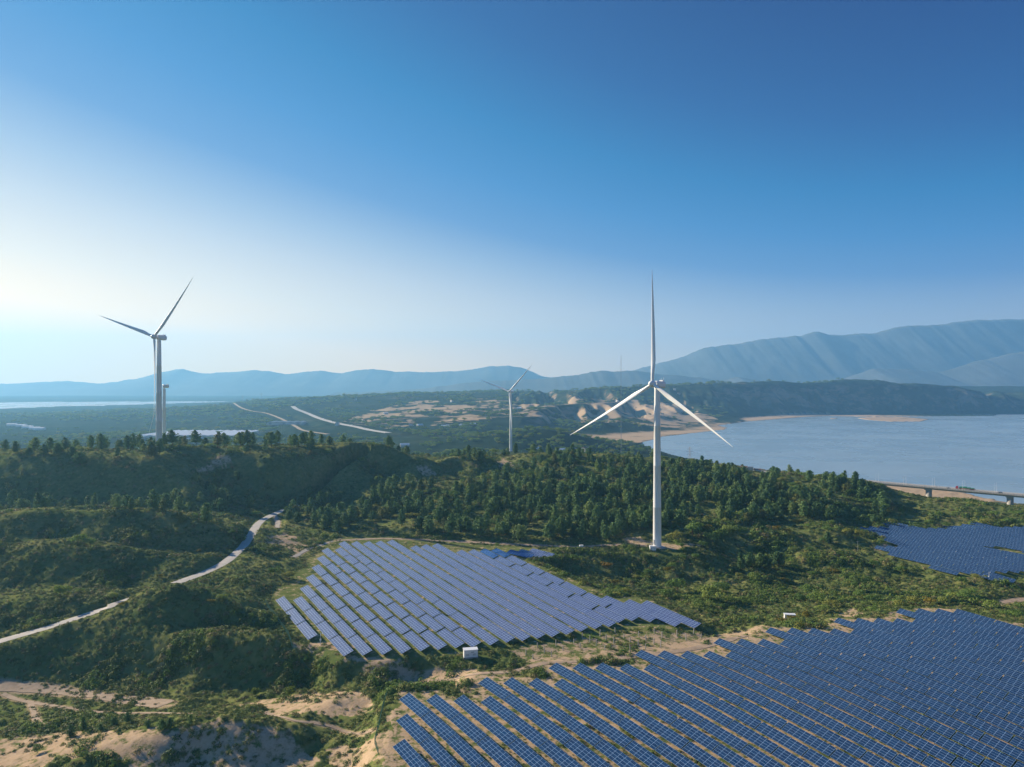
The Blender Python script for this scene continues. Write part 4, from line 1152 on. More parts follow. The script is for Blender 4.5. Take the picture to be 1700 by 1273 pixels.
for P in WOOD: dens[in_poly(U_, V_, P)] = .50
fb = fbm(X / 40 + 11, Y / 40, 3)
dens *= .12 + 1.1 * sstep(-.32, .12, fb)
for P, d in zip(SPARSE, (.075, .06, .11, .22)):
    m = in_poly(U_, V_, P); dens[m] = np.maximum(dens[m], d * (.5 + 1.0 * sstep(-.2, .3, fb[m])))
# the low wooded valley behind the ridges
m = (Y > 740) & (Y < 980) & (U_ > 520) & (U_ < 1250) & (Zg > -40) & (Zg < 10); dens[m] = np.maximum(dens[m], .33)
dens[(sa > .3) | (fi > .3) | (dr < 5) | (Zg < -52) | (pad > .02)] = 0
keep = rng.random(len(X)) < dens * .75
X, Y, Zg = X[keep], Y[keep], Zg[keep]
# thin out trees standing inside each other
order = rng.permutation(len(X)); cell = {}; sel = []
for i in order:
    c = (int(X[i] // 3.9), int(Y[i] // 3.9))
    if any((c[0] + a, c[1] + b) in cell and math.hypot(X[i] - X[cell[(c[0] + a, c[1] + b)]], Y[i] - Y[cell[(c[0] + a, c[1] + b)]]) < 3.9 for a in (-1, 0, 1) for b in (-1, 0, 1)): continue
    cell[c] = i; sel.append(i)
X, Y, Zg = X[sel], Y[sel], Zg[sel]
U_, V_ = proj(X, Y, Zg)
crest = in_poly(U_, V_, SPARSE[0])
S_ = rng.uniform(.75, 1.4, len(X)); K_ = rng.integers(0, 4, len(X)); K_[crest] = rng.integers(4, 6, crest.sum()); S_[crest] *= 1.25
# hand placed pines (photo pixel of the foot, distance found on the ground, size)
HP = [(1232,948,1.0),(1245,944,1.1),(1262,944,1.05),(1272,946,.95),(1292,943,1.2),(1226,962,.8),(500,842,1.25),(343,866,1.35),(300,868,.8),(1345,920,.7),(1375,905,.9),(1367,902,.8),(545,832,1.2),(562,835,1.0),(95,756,1.3),(25,756,1.1),(48,758,1.0),(120,757,1.0),(133,775,1.5),(238,750,1.1),(252,760,1.4)]
hx = np.array([hit(u, v) for u, v, _ in HP])
X = np.concatenate([X, hx[:, 0]]); Y = np.concatenate([Y, hx[:, 1]]); Zg = np.concatenate([Zg, ground(hx[:, 0], hx[:, 1])])
S_ = np.concatenate([S_, [h[2] for h in HP]]); K_ = np.concatenate([K_, rng.integers(0, 4, len(HP))])
U_, V_ = proj(X, Y, Zg)
vis = visible(X, Y, Zg + 7 * S_) & (U_ > 2) & (U_ < 1698)
size = S_ / Y * np.where(vis, 1, 0)
top = np.argsort(-size)[:290]
ismain = np.zeros(len(X), bool); ismain[top] = True
def where_phrase(u, v, y):
    marks = [(0, 130, 'left edge of the hills'), (130, 300, 'foot of the left ridge turbine'), (300, 460, 'upper road bend'), (460, 560, 'head of the pale road'), (560, 700, 'left half of the left solar field'), (700, 850, 'right half of the left solar field'), (850, 1000, 'stepped far corner of the left field'), (1000, 1092, 'ground left of the nearest turbine'), (1092, 1210, 'ground right of the nearest turbine'), (1210, 1330, 'dark slope under the lake'), (1330, 1440, 'grassy terrace'), (1440, 1560, 'left part of the lower lake solar field'), (1560, 1702, 'bridge end of the woods')]
    for a, b, t in marks:
        if a <= u < b: return t
    return 'wood'
order = sorted(top, key=lambda i: U_[i]); cnt = {}
bandn = ('front edge', 'middle depth', 'far side')
info = {}
for i in order: info.setdefault(where_phrase(U_[i], V_[i], Y[i]), []).append(i)
for wp_, lst in info.items():
    ys = sorted(lst, key=lambda i: Y[i]); n3 = max(1, math.ceil(len(ys) / 3))
    for b in range(3):
        grp = sorted(ys[b * n3:(b + 1) * n3], key=lambda i: U_[i])
        for r_, i in enumerate(grp):
            cr, tr = PINES[K_[i]]
            o = empty('pine_tree', (X[i], Y[i], Zg[i] - .1), rng.uniform(0, 6.28)); o.scale = (S_[i],) * 3
            nm = wp_.replace('the ', '') if len(wp_.split()) > 5 else wp_
            tag(o, f'dark green pine, {ordn(r_ + 1)} from left, {bandn[b]} above {nm}', 'pine tree', 'pine trees of the hillside woods')
            link('crown', cr, o); link('trunk', tr, o)
ki = ~ismain
Kw = np.where(rng.random(len(X)) < .12 + .55 * (fbm(X / 30 + 60, Y / 30, 2) > .22), rng.integers(6, 9, len(X)), K_)
scatter('hillside_wood', np.c_[X, Y, Zg - .1][ki], S_[ki], Kw[ki], [flat_tree(*p) for p in PINES + BROADS], 'dense green pine and broadleaf wood covering the hills behind the solar fields', 'wood')
print('pines', len(X), 'visible', vis.sum(), 'least', size[top[-1]] * F * 8)

# broadleaf trees and big shrubs
BP = []   # (u, v of the foot, scale, mesh set, label, category)
for u, v, s, w in [(1150,893,1.9,'broad'),(1120,899,1.5,'broad'),(1183,905,1.6,'broad'),(1208,884,1.5,'broad'),(1192,893,1.5,'broad'),(1168,884,1.6,'yellow'),(1165,912,1.0,'broad'),(1132,912,.8,'broad')]:
    BP.append((u, v, s, w, 'tree beside the nearest turbine'))
for u, v, s, w in [(1125,985,1.8,'broad'),(1105,992,1.2,'broad'),(1175,1000,1.8,'broad'),(1200,985,1.5,'broad'),(1212,1005,1.1,'broad'),(975,980,.9,'bright'),(1340,990,1.2,'broad'),(1358,1003,1.2,'broad'),(1330,1000,.9,'broad')]:
    BP.append((u, v, s, w, 'tree in the hollow between turbine and front solar field'))
for u, v, s, w in [(1290,882,1.0,'yellow'),(1305,884,.9,'yellow'),(1340,876,.8,'broad'),(1375,888,1.1,'broad'),(1325,868,1.1,'yellow'),(1380,875,.9,'broad'),(1405,892,1.1,'broad'),(1425,893,1.1,'broad')]:
    BP.append((u, v, s, w, 'tree on the bank below the lake'))
for u, v, s, w in [(1300,1035,.8,'yellow'),(1315,1030,.8,'yellow'),(1338,1026,.9,'yellow'),(1365,1018,1.0,'broad'),(1380,1010,1.0,'broad'),(1520,1008,1.1,'broad'),(1545,1004,1.1,'yellow'),(1565,1004,.9,'broad'),(1620,1008,1.3,'broad'),(1645,1016,1.2,'broad'),(1600,1000,1.1,'broad'),(1685,1032,1.0,'broad'),(1492,1008,.9,'broad'),(1445,1000,1.0,'broad')]:
    BP.append((u, v, s, w, 'shrub along the top of the front solar field'))
for u, v, s, w in [(1640,873,1.3,'broad'),(1672,870,1.4,'broad'),(1690,872,1.3,'broad'),(1545,871,1.2,'broad'),(1525,873,1.0,'broad'),(1650,858,1.2,'broad'),(1570,873,1.0,'broad'),(1480,868,1.0,'broad'),(1450,878,.9,'bright'),(1690,855,1.2,'broad'),(1610,845,1.1,'broad')]:
    BP.append((u, v, s, w, 'tree behind the lower lake solar field'))
for u, v, s, w in [(100,993,1.25,'broad'),(130,905,1.2,'broad'),(150,908,1.0,'broad'),(190,992,.7,'broad'),(425,862,.9,'broad'),(400,884,.9,'broad'),(385,887,.8,'broad'),(330,915,.6,'yellow'),(205,1005,.6,'yellow'),(265,962,.6,'yellow'),(495,872,.8,'broad'),(470,1010,.8,'broad'),(455,985,1.0,'broad'),(480,960,1.1,'broad'),(455,955,.9,'broad'),(500,945,.9,'broad'),(350,1000,.6,'yellow'),(370,997,.7,'broad')]:
    BP.append((u, v, s, w, 'shrub near the pale winding road'))
for u, v, s, w in [(423,1160,.8,'bright'),(483,1158,1.0,'bright'),(138,1262,.5,'broad'),(62,1250,.5,'broad')]:
    BP.append((u, v, s, w, 'young tree beside the sandy tracks'))
for i in range(9):
    BP.append((120 + i * 24 + rng.uniform(-6, 6), 1205 + rng.uniform(-4, 12) + (8 if i < 3 else 0), rng.uniform(.28, .45), 'pine', 'small pine on the edge of the sand mound'))
for i in range(34):
    BP.append((rng.uniform(880, 1640), rng.uniform(925, 1000), rng.uniform(.6, 1.15), rng.choice(['broad', 'broad', 'broad', 'yellow']), 'shrub in the scrub right of the left solar field'))
sets = {'broad': BROADS, 'bright': [BRIGHT], 'yellow': [YELLOW], 'pine': PINES[:4]}
adj = {'broad': 'round green', 'bright': 'bright light green', 'yellow': 'yellow-green', 'pine': 'tiny dark green'}
grp_ = {}
for b in BP:
    x, y, z = hit(b[0], b[1]); z = gz(x, y)
    if in_poly(np.array([x]), np.array([y]), FIELD_FRONT)[0] or in_poly(np.array([x]), np.array([y]), FIELD_LEFT)[0] or in_poly(np.array([x]), np.array([y]), FIELD_RIGHT)[0]: continue
    grp_.setdefault((b[4], b[3]), []).append((b[0], x, y, z, b[2]))
for (ph, w), lst in grp_.items():
    lst.sort()
    for i, (u, x, y, z, s) in enumerate(lst):
        cr, tr = sets[w][int(rng.integers(len(sets[w])))]
        nm = 'shrub' if ph.startswith('shrub') else ('pine_tree' if w == 'pine' else 'broadleaf_tree')
        o = empty(nm, (x, y, z - .15), rng.uniform(0, 6.28)); o.scale = (s, s, s * rng.uniform(.85, 1.1))
        od = 'only' if len(lst) == 1 else ordn(i + 1) + ' from left'
        tag(o, f'{adj[w]} {ph}, {od}', 'shrub' if nm == 'shrub' else 'tree', ('shrubs' if nm == 'shrub' else 'trees') + ' of the scrubland')
        link('crown', cr, o); link('trunk', tr, o)

# low scrub and grass over all open ground
n1, n2_ = 74000, 52000
Xa, Ya = rand_fan(n1, 118, 420, 41, 1.25); Xb, Yb = rand_fan(n2_, 400, 900, 40, 1.3)
X = np.concatenate([Xa, Xb]); Y = np.concatenate([Ya, Yb])
Zg, sa, fi, dr, pad = ground(X, Y, True)
pr = np.ones(len(X)); f2 = fbm(X / 14 + 4, Y / 14, 3)
pr *= .55 + .45 * sstep(-.3, .2, f2)
pr[sa > .5] *= .38 * (f2[sa > .5] > .0) + .06
pr[fi > .5] *= .16 * (1 + 2 * (f2[fi > .5] > .15))
pr[dr < 3.1] = 0; pr[pad > .5] *= .1; pr[Zg < -55] = 0
keep = (rng.random(len(X)) < pr) & (Y > 60)
X, Y, Zg, f2, fi = X[keep], Y[keep], Zg[keep], f2[keep], fi[keep]
big = fbm(X / 22 + 40, Y / 22, 3)
S_ = rng.uniform(.55, 1.15, len(X)) * (1 + .7 * sstep(0, .35, big)) * np.where(np.hypot(X, Y) > 420, 1.45, 1)
S_[fi > .5] *= .42
S_ = np.where(X < -45, S_ * .8, S_)
K_ = np.where((big > .12) & ((X > -45) | (big > .38)), rng.integers(3, 5, len(X)), rng.integers(0, 3, len(X)))
SCR = [scrub_mesh(50 + i, 44, .95, .75, .32, M['scrub']) for i in range(3)] + [scrub_mesh(60 + i, 90, 1.15, 1.5, .30, M['scrub'] if i else M['broad']) for i in range(2)]
scatter('scrub_growth', np.c_[X, Y, Zg - .05], S_, K_, SCR, 'low scrub, grass and weeds covering the open hills', 'scrub', rot=ground_rot(X, Y))

# far woods on the plateau and plain
Xc, Yc = rand_fan(26000, 1000, 4300, 38, 1.2)
Zc = ground(Xc, Yc); cl = fbm(Xc / 120 + 2, Yc / 160, 4) + .25 * fbm(Xc / 25, Yc / 25, 2)
ok = (Zc > -50) & (cl > .02)
ok |= (Zc > -55) & (rng.random(len(Xc)) < .05)
for fc, fh in FARW[:2]: ok &= poly_dist(Xc, Yc, fc)[0] > 45
gx_ = (ground(Xc + 12, Yc) - ground(Xc - 12, Yc)) / 24; gy_ = (ground(Xc, Yc + 12) - ground(Xc, Yc - 12)) / 24
ok &= (np.hypot(gx_, gy_) < .30) & (ground(Xc, Yc, True)[1] < .25)
ok &= ~((Xc > 620) & (Yc > 3380) & (Yc < 3640))
ok &= ~((poly_dist(Xc, Yc, FARW[0][0] * np.array([.97, .97, 1]))[0] < 60))
Xc, Yc, Zc = Xc[ok], Yc[ok], Zc[ok]
scatter('distant_woods', np.c_[Xc, Yc, Zc - .5], rng.uniform(.9, 1.9, len(Xc)) * (1 + Yc / 5000), rng.integers(0, 3, len(Xc)), [flat_tree(*p) for p in BROADS], 'far scattered woods on the plateau and plain below the mountains', 'woods')

# ------------------------------------------------------------------ boxes and cabinets
def cabinet(loc, rz, d, label, logo=False):
    o = empty('transformer_cabinet', loc, rz); w, l, h = d
    tag(o, label, 'cabinet')
    mb = MB(); mb.box((0, 0, .1), (w + .3, l + .3, .5)); mb.build('plinth', M['concrete'], o)
    mb = MB(); mb.box((0, 0, .35 + h / 2), (w, l, h)); mb.build('cabinet_body', M['white'], o)
    mb = MB(); mb.box((0, 0, .35 + h + .09), (w + .25, l + .25, .18)); mb.build('roof', M['white'], o)
    for i, x in enumerate((-w / 4, w / 4)):
        mb = MB(); mb.box((x, -l / 2 - .02, .35 + h * .5), (w / 2 - .12, .05, h * .86)); dd = mb.build('door', M['white'], o)
        mb = MB()
        for k in range(6): mb.box((x, -l / 2 - .055, .35 + h * (.25 + k * .05)), (w / 4, .03, .04))
        mb.build('vent', M['grey'], dd)
        mb = MB(); mb.box((x + (-1) ** i * (w / 4 - .25), -l / 2 - .07, .35 + h * .5), (.05, .05, .3)); mb.build('handle', M['grey'], dd)
    if logo:
        mb = MB(); mb.box((w * .12, -l / 2 - .052, .35 + h * .72), (w * .22, .012, .16)); mb.build('nameplate', M['roof_b'], o)
x, y, z = hit(781, 1094); cabinet((x, y, gz(x, y)), math.radians(12), (4.6, 2.3, 2.3), 'white transformer cabinet at the lower edge of the left solar field', True)
x, y = PADX - 3.6, PADY - 5.5; cabinet((x, y, gz(x, y)), math.radians(0), (3.2, 2.2, 2.0), 'white transformer cabinet at the foot of the nearest wind turbine')
x, y, z = hit(1311, 1028); cabinet((x, y, gz(x, y) + .4), math.radians(-8), (4.2, 1.8, 1.3), 'low white cabinet among yellow shrubs above the front solar field')
x, y, z = hit(965, 912); cabinet((x, y, gz(x, y)), .1, (2.0, 1.2, 1.0), 'small pale junction cabinet on the dirt track left of the turbine')

def pole(u, v, h, label, cam_=False):
    x, y, z = hit(u, v); o = empty('camera_pole' if cam_ else 'utility_pole', (x, y, gz(x, y)))
    tag(o, label, 'pole')
    mb = MB(); mb.cyl((0, 0, -.3), (0, 0, h), .09, .06, 8); mb.build('mast', M['white'] if cam_ else M['concrete'], o)
    mb = MB()
    if cam_:
        mb.box((0, 0, h * .42), (.45, .3, .6)); mb.build('control_box', M['white'], o)
        mb = MB(); mb.cyl((0, 0, h - .1), (.7, 0, h - .1), .04, n=6); mb.cyl((.7, 0, h - .1), (.7, 0, h - .4), .14, .1, 10); mb.build('camera_head', M['white'], o)
    else:
        mb.box((0, 0, h - .5), (1.8, .1, .1)); mb.build('crossarm', M['steel'], o)
pole(532, 1096, 4.2, 'white camera pole on sand below the left solar field', True)
pole(1424, 918, 6.5, 'slim pole on the grassy terrace left of the lower lake solar field')
pole(1642, 963, 4.0, 'short pale pole below the lower lake solar field', True)

def fence(uv, label, hh=1.8):
    pts = dense(np.array([hit(*p) for p in uv]), 3.0); zz = ground(pts[:, 0], pts[:, 1])
    o = empty('wire_fence', (pts[0][0], pts[0][1], zz[0])); tag(o, label, 'fence')
    b = np.array([pts[0][0], pts[0][1], zz[0]])
    P_ = np.c_[pts[:, :2], zz] - b
    for i, p in enumerate(P_):
        mb = MB(); mb.cyl((0, 0, -.3), (0, 0, hh + .1), .05, n=6); mb.build('post', M['green'], o, loc=tuple(p))
    mb = MB()
    for a, c in zip(P_[:-1], P_[1:]):
        for k in range(9): mb.beam(a + (0, 0, .1 + k * .21), c + (0, 0, .1 + k * .21), .02)
        for t in np.linspace(0, 1, 14): q = a + (c - a) * t; mb.beam(q, q + (0, 0, hh), .02)
    mb.build('wire_mesh', M['green'], o)
fence([(440,1000),(455,1020),(470,1048),(485,1080),(500,1110),(518,1138)], 'green wire fence running downhill left of the left solar field')
fence([(650,1150),(638,1180),(630,1215),(622,1250),(628,1275)], 'green wire fence left of the front solar field')

# ------------------------------------------------------------------ bridge, lamps and traffic
BA = np.array(uYz(1430, 847, -25)); BB = np.array(uYz(1700, 737, -25))
bd = BB - BA; bl = np.linalg.norm(bd); bd /= bl; bang = math.atan2(bd[1], bd[0])
b_org = BA - bd * 200
bridge = empty('bridge', tuple(b_org), bang); tag(bridge, 'long concrete road bridge crossing the sandy lake shore on round piers', 'bridge')
BL = 640
mb = MB(); mb.box((BL / 2, 0, -.25), (BL, 12.5, .5)); mb.build('deck', M['concrete'], bridge)
mb = MB(); mb.box((BL / 2, 0, -1.45), (BL, 8.0, 1.9)); mb.build('girder', M['concrete'], bridge)
mb = MB(); mb.box((BL / 2, 0, .015), (BL, 10.4, .03)); rd = mb.build('roadway', M['asphalt'], bridge)
mb = MB()
for i in range(int(BL / 12)): mb.box((6 + i * 12, 0, .034), (6, .16, .008))
for sy in (-4.8, 4.8): mb.box((BL / 2, sy, .034), (BL, .15, .008))
mb.build('lane_markings', M['white'], rd)
for sy in (-1, 1):
    mb = MB(); mb.box((BL / 2, sy * 5.75, .35), (BL, .35, .7)); mb.box((BL / 2, sy * 6.15, 1.15), (BL, .12, .12)); mb.box((BL / 2, sy * 6.15, .7), (BL, .06, .06))
    for i in range(int(BL / 2.5)): mb.box((i * 2.5, sy * 6.15, .55), (.22, .2, 1.15))
    mb.build('railing', M['wall'], bridge)
pier_u = [1542, 1677]
ax = []
for u in pier_u:
    a = (u - CU) / F; t = (a * b_org[1] - b_org[0]) / (bd[0] - a * bd[1]); ax.append(t)
stp = ax[1] - ax[0]
for k in range(-2, 5):
    t = ax[0] + k * stp
    if not 0 < t < BL: continue
    px, py = b_org[0] + bd[0] * t, b_org[1] + bd[1] * t; g = min(gz(px, py), -50) + 25
    mb = MB(); mb.cyl((t, 0, g - 2), (t, 0, -3.6), 3.1, 3.1, 24)
    pr_ = mb.build('pier', M['concrete'], bridge, True)
    mb = MB(); mb.loft([[(t + sx * a, sy * b, zz) for sx, sy in ((-1, -1), (1, -1), (1, 1), (-1, 1))] for a, b, zz in ((2.6, 3.2, -3.7), (3.4, 4.6, -2.9), (3.4, 4.6, -2.42))]); mb.build('pier_cap', M['concrete'], pr_)
mb = MB(); mb.cyl((0, 0, 0), (0, 0, 10), .11, .06, 8); LPm = mb.mesh('pole', M['white'])
mb = MB(); mb.beam((0, 0, 9.9), (0, 1.8, 10.4), .08); LAm = mb.mesh('arm', M['white'])
mb = MB(); mb.box((0, 2.1, 10.42), (.3, .9, .12)); LHm = mb.mesh('lamp_head', M['white'])
a = (1653 - CU) / F; t0 = (a * b_org[1] - b_org[0]) / (bd[0] - a * bd[1])
a = (1600 - CU) / F; t1 = (a * b_org[1] - b_org[0]) / (bd[0] - a * bd[1])
lst = t1 - t0; nl_ = 0
for k in range(-4, 9):
    t = t0 + lst * k
    if not 2 < t < BL - 2: continue
    nl_ += 1
    for sy, w in ((-1, 'near'), (1, 'far')):
        p = b_org + bd * t + np.array([-bd[1], bd[0], 0]) * sy * 5.2
        o = empty('street_lamp', tuple(p + np.array([0, 0, .02])), bang + (0 if sy < 0 else math.pi))
        tag(o, f'tall white street lamp on the {w} side of the bridge, {ordn(10 - k)} from its right end' if False else f'thin white street lamp, {w} bridge railing, {ordn(k + 5)} pole counted from the right', 'street lamp', 'street lamps along the bridge')
        link('pole', LPm, o); link('arm', LAm, o); link('lamp_head', LHm, o)
def on_bridge(u, lane):
    a = (u - CU) / F; t = (a * b_org[1] - b_org[0]) / (bd[0] - a * bd[1])
    p = b_org + bd * t + np.array([-bd[1], bd[0], 0]) * lane
    return (p[0], p[1], p[2] + .04)
def wheels(o, xs, w, r):
    for x in xs:
        for sy in (-1, 1):
            mb = MB(); mb.cyl((x, sy * w, r), (x, sy * (w - .28), r), r, n=16); wh = mb.build('wheel', M['rubber'], o)
            mb = MB(); mb.cyl((x, sy * (w + .01), r), (x, sy * (w - .1), r), r * .55, n=12); mb.build('rim', M['alu'], wh)
def car(loc, rz, label, mat, scale=1.0):
    o = empty('car', loc, rz); tag(o, label, 'car'); o.scale = (scale,) * 3
    mb = MB()
    def sec(x, w, z0, z1): return [(x, -w, z0), (x, w, z0), (x, w * .93, z1), (x, -w * .93, z1)]
    mb.loft([sec(-2.2, .8, .35, .75), sec(-2.0, .88, .3, .95), sec(0, .9, .28, .98), sec(1.3, .9, .3, .92), sec(2.1, .82, .32, .75), sec(2.25, .7, .38, .62)]); mb.build('body', mat, o)
    mb = MB(); mb.loft([sec(-1.7, .8, .9, .98), sec(-1.1, .74, .9, 1.42), sec(.3, .74, .9, 1.45), sec(1.05, .8, .9, .97)]); mb.build('window', M['glass'], o)
    mb = MB(); mb.box((-.4, 0, 1.46), (1.3, 1.3, .05)); mb.build('roof', mat, o)
    for sy in (-.62, .62): mb = MB(); mb.box((2.2, sy, .62), (.1, .3, .14)); mb.build('headlight', M['white'], o)
    wheels(o, (-1.35, 1.35), .9, .33)
def truck(loc, rz, label):
    o = empty('truck', loc, rz); tag(o, label, 'truck')
    mb = MB(); mb.box((4, 0, 1.0), (16.5, 1.0, .35)); mb.build('chassis', M['dark'], o)
    mb = MB(); mb.loft([[(x, -1.25, a), (x, 1.25, a), (x, 1.2, b), (x, -1.2, b)] for x, a, b in ((-6.3, .6, 2.2), (-6.1, .6, 2.9), (-5.6, .7, 3.3), (-4.1, .7, 3.3))]); cb = mb.build('cab', M['red'], o)
    mb = MB(); mb.box((-6.26, 0, 2.35), (.12, 2.0, .8)); mb.build('windscreen', M['glass'], cb)
    mb = MB(); mb.box((4, 0, 1.35), (15, 2.5, .25)); mb.build('flatbed', M['red'], o)
    for i, (x, l, h) in enumerate(((-1.2, 3.4, 1.6), (2.6, 3.6, 1.9), (6.4, 3.4, 1.4), (9.8, 2.6, 1.0))):
        mb = MB(); mb.loft([[(x - l / 2 + .2 * q, -w_, z_), (x + l / 2 - .2 * q, -w_, z_), (x + l / 2 - .2 * q, w_, z_), (x - l / 2 + .2 * q, w_, z_)] for q, w_, z_ in ((0, 1.2, 1.5), (0, 1.2, 1.5 + h * .6), (2, .8, 1.5 + h))]); mb.build('load', M['gload'], o)
    wheels(o, (-5.4, -2.2, 7.2, 8.6, 10.0), 1.25, .5)
truck(on_bridge(1597, 2.4), bang, 'long truck with red cab carrying green loads across the bridge')
car(on_bridge(1575, -2.4), bang + math.pi, 'dark car on the bridge, left of the long truck', M['carp'])
car(on_bridge(1661, -2.4), bang + math.pi, 'dark car on the bridge, right of the long truck near the photo edge', M['carp'], 1.1)

# ------------------------------------------------------------------ masts and pylons
def lattice(mb, a, b, w0, w1, n):
    a, b = np.array(a, float), np.array(b, float); prev = None
    for i in range(n + 1):
        t = i / n; w = w0 + (w1 - w0) * t; c = a + (b - a) * t
        q = [c + np.array([sx * w / 2, sy * w / 2, 0]) for sx, sy in ((-1, -1), (1, -1), (1, 1), (-1, 1))]
        if prev:
            for k in range(4):
                mb.beam(prev[k], q[k], .18 if w0 > 2 else .09); mb.beam(prev[k], q[(k + 1) % 4], .10 if w0 > 2 else .05); mb.beam(q[k], q[(k + 1) % 4], .10 if w0 > 2 else .05)
        prev = q
def pylon(X_, Y_, h, label, name='pylon'):
    z = gz(X_, Y_); o = empty(name, (X_, Y_, z), .5); tag(o, label, 'pylon', 'power line pylons')
    mb = MB(); lattice(mb, (0, 0, -1), (0, 0, h * .6), h * .2, h * .07, 6); lattice(mb, (0, 0, h * .6), (0, 0, h), h * .07, h * .02, 5); mb.build('lattice_tower', M['grey'], o)
    for f, l in ((.66, .17), (.78, .21), (.9, .15)):
        mb = MB()
        for s in (-1, 1):
            mb.beam((0, 0, h * f), (s * h * l, 0, h * f + .3), .25); mb.beam((0, 0, h * (f + .05)), (s * h * l, 0, h * f + .3), .2)
            mb.beam((s * h * l, 0, h * f + .3), (s * h * l, 0, h * f - h * .04), .15)
        mb.build('crossarm', M['grey'], o)
x, y, _ = uYz(1145, 1150, 0); pylon(x, y, H - (742 - CV) / F * 1150 - gz(x, y), 'steel lattice pylon on the near lake shore right of the nearest turbine')
x, y, _ = uYz(403, 3600, 0); pylon(x, y, max(40, H - (655 - CV) / F * 3600 - gz(x, y)), 'tiny far pylon on the plain, left one of a pair')
x, y, _ = uYz(434, 4000, 0); pylon(x, y, max(40, H - (652 - CV) / F * 4000 - gz(x, y)), 'tiny far pylon on the plain, right one of a pair')
x, y, _ = uYz(467, 1500, 0); z = gz(x, y)
def mast(x, y, top, w, label):
    z = gz(x, y); o = empty('radio_mast', (x, y, z)); h = top - z; tag(o, label, 'mast')
    mb = MB(); lattice(mb, (0, 0, 0), (0, 0, h), w, w, int(h / 4)); mb.build('lattice_mast', M['grey'], o)
    mb = MB()
    for k in range(3):
        a = k * 2.094 + .4
        for f in (.35, .65, .95): mb.beam((0, 0, h * f), (math.cos(a) * h * .35, math.sin(a) * h * .35, -2), .05)
    mb.build('guy_wires', M['grey'], o)
mast(x, y, H - (697 - CV) / F * 1500, 1.0, 'slim mast rising from the plain above the ridge pines')
x, y, _ = uYz(1031, 1350, 0); mast(x, y, H - (590 - CV) / F * 1350, 1.1, 'very tall thin guyed mast left of the nearest turbine, topping the skyline')

# ------------------------------------------------------------------ far buildings
def house_mesh(w, l, h, rh, rm, wm):
    mb = MB(); mb.box((0, 0, h / 2 - .5), (w, l, h + 1)); a = mb.mesh('wall', wm)
    mb = MB(); W, L_ = w / 2 + .4, l / 2 + .4
    mb.add([(-W, -L_, h), (W, -L_, h), (W, L_, h), (-W, L_, h), (-W, 0, h + rh), (W, 0, h + rh)], [(0, 1, 5, 4), (2, 3, 4, 5), (0, 4, 3), (1, 2, 5), (3, 2, 1, 0)]); b = mb.mesh('roof', rm)
    mb = MB()
    for k in range(max(2, int(w / 4))): mb.box((-w / 2 + (k + .5) * w / max(2, int(w / 4)), -l / 2 - .02, h * .55), (1.4, .08, 1.3))
    c = mb.mesh('windows', M['glass']); mb = MB(); mb.box((w * .1, -l / 2 - .03, 1.1), (1.2, .1, 2.2)); d = mb.mesh('door', M['dark'])
    return a, b, c, d
HM = [house_mesh(14, 9, 6.5, 2.2, M['roof_r'], M['wall']), house_mesh(18, 10, 4, 2.5, M['roof_w'], M['wall']), house_mesh(11, 9, 9, 1.6, M['roof_b'], M['wall']), house_mesh(26, 12, 5, 2.4, M['roof_w'], M['white'])]
def house(u, v, k, rz, label, s=1.0, grp='small far houses on the plain', z=None):
    x, y, _ = hit(u, v)
    o = empty('house', (x, y, gz(x, y)), rz); o.scale = (s,) * 3; tag(o, label, 'house', grp)
    for n_, me in zip(('wall', 'roof'), HM[k]): link(n_, me, o)
for i, (u, v) in enumerate([(20,707),(36,708),(46,710),(58,712),(66,713)]): house(u, v, 3, .1, f'tiny white shed on the left plain, {ordn(i + 1)} from left', 1.2)
for i, u in enumerate(np.linspace(737, 785, 7)): house(u, 705, 1, .1, f'small white house of the row left of the middle turbine, {ordn(i + 1)} from left', .9)
for i, (u, v) in enumerate([(683,704),(697,704),(590,664),(750,668),(862,676),(876,664),(1000,667),(1025,668),(1120,646),(1127,650),(640,690),(560,712),(603,700)]): house(u, v, i % 3, i * .7, f'tiny pale house on the far plateau, {ordn(i + 1)} listed going right', 1.0)
for i, (u, v) in enumerate([(672,741),(935,750),(948,749),(972,750),(890,748)]): house(u, v, (1, 3, 1, 0, 1)[i], .2 + .2 * i, f'pale building in the valley behind the wooded ridge, {ordn(i + 1)} from left', 1.0, 'valley buildings')
for i, (u, v) in enumerate([(1235,781),(1246,783),(1258,784)]): house(u, v, (0, 2, 0)[i], -.4, f'small pale house on the near lake shore, {ordn(i + 1)} from left', .4, 'shore houses')
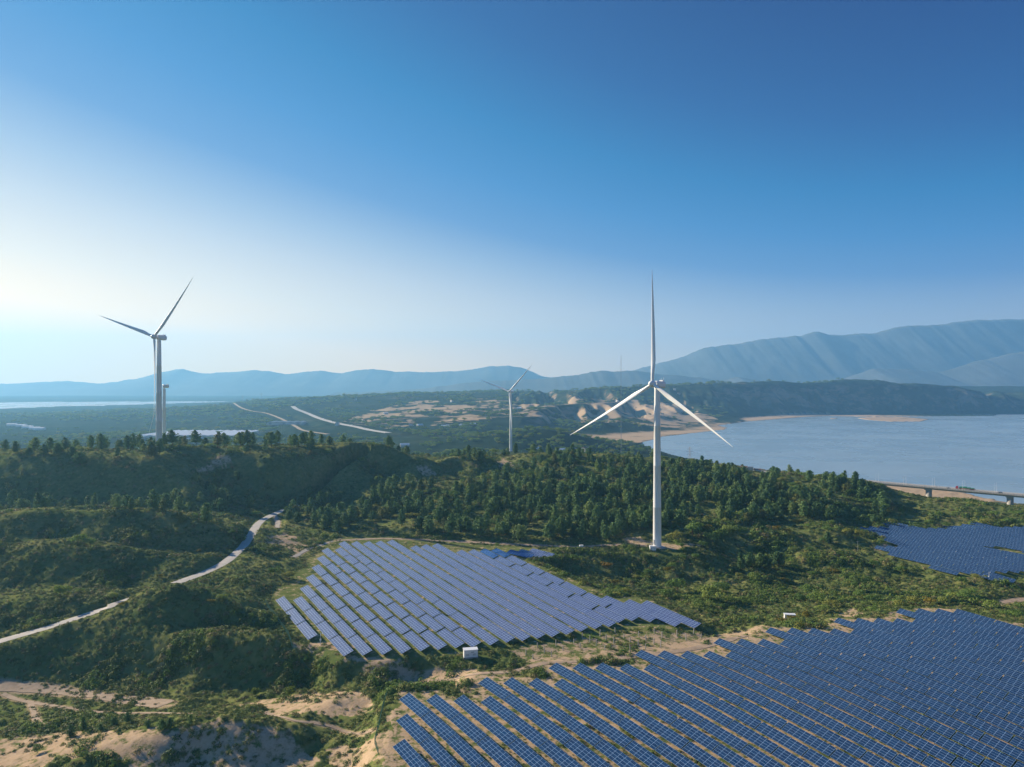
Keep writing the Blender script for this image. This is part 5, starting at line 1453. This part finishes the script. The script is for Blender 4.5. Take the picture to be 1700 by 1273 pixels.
def hall(u0, u1, Y_, w, h, rm, label, bays=8):
    x0 = (u0 - CU) / F * Y_; x1 = (u1 - CU) / F * Y_; z = gz((x0 + x1) / 2, Y_)
    o = empty('industrial_hall', ((x0 + x1) / 2, Y_, z)); tag(o, label, 'hall'); L_ = x1 - x0
    mb = MB(); mb.box((0, 0, h / 2 - 1), (L_, w, h + 2)); mb.build('wall', M['wall'], o)
    mb = MB(); bw = L_ / bays
    for b in range(bays):
        a = -L_ / 2 + b * bw
        mb.add([(a, -w / 2 - .5, h), (a + bw, -w / 2 - .5, h), (a + bw, w / 2 + .5, h), (a, w / 2 + .5, h), (a + bw / 2, -w / 2 - .5, h + 2), (a + bw / 2, w / 2 + .5, h + 2)], [(0, 4, 5, 3), (4, 1, 2, 5), (0, 1, 4), (2, 3, 5), (3, 2, 1, 0)])
    mb.build('roof', rm, o)
    for b in range(0, bays, 2):
        mb = MB(); mb.box((-L_ / 2 + (b + .5) * bw, -w / 2 - .05, h * .4), (bw * .4, .15, h * .7)); mb.build('door', M['grey'], o)
hall(262, 408, 1830, 190, 7, M['roof_w'], 'long white-roofed hall on the plain right of the left turbines', 12)
hall(234, 258, 1780, 120, 6, M['roof_w'], 'short white-roofed hall left of the left ridge turbine', 3)
hall(303, 325, 1640, 24, 10, M['roof_b'], 'blue-grey shed in front of the long white hall, left one of two', 2)
hall(328, 342, 1640, 24, 10, M['roof_b'], 'blue-grey shed in front of the long white hall, right one of two', 2)
hall(448, 505, 2250, 60, 7, M['roof_b'], 'long blue-roofed hall on the plain above the ridge pines', 5)
for i, (t_, lane) in enumerate(((10, 2.5), (16, -2.5), (24, 3), (30, -3), (38, 2.5), (45, -2.5))):
    if t_ < len(HWY) - 1:
        p = HWY[t_]; d = HWY[t_ + 1] - p
        car((p[0] + lane, p[1], gz(p[0] + lane, p[1]) + 1.3), math.atan2(d[1], d[0]), f'far white vehicle on the highway, {ordn(i + 1)} coming towards the viewer', M['white'], 1.8)

# ------------------------------------------------------------------ haze
hm = bpy.data.materials.new('haze'); hm.use_nodes = True
hn = hm.node_tree; hn.nodes.clear()
pv = hn.nodes.new('ShaderNodeVolumePrincipled'); ho = hn.nodes.new('ShaderNodeOutputMaterial')
pv.inputs['Color'].default_value = (*HAZE_COLOR, 1); pv.inputs['Density'].default_value = HAZE_DENSITY; pv.inputs['Anisotropy'].default_value = HAZE_G
hn.links.new(pv.outputs[0], ho.inputs['Volume'])
mb = MB(); mb.box((0, 0, 475), (27400, 27400, 1130)); hz = mb.build('haze', hm); tag(hz, kind='stuff')
hz['label'] = 'pale blue haze over the plain and the mountains'; hz['category'] = 'haze'
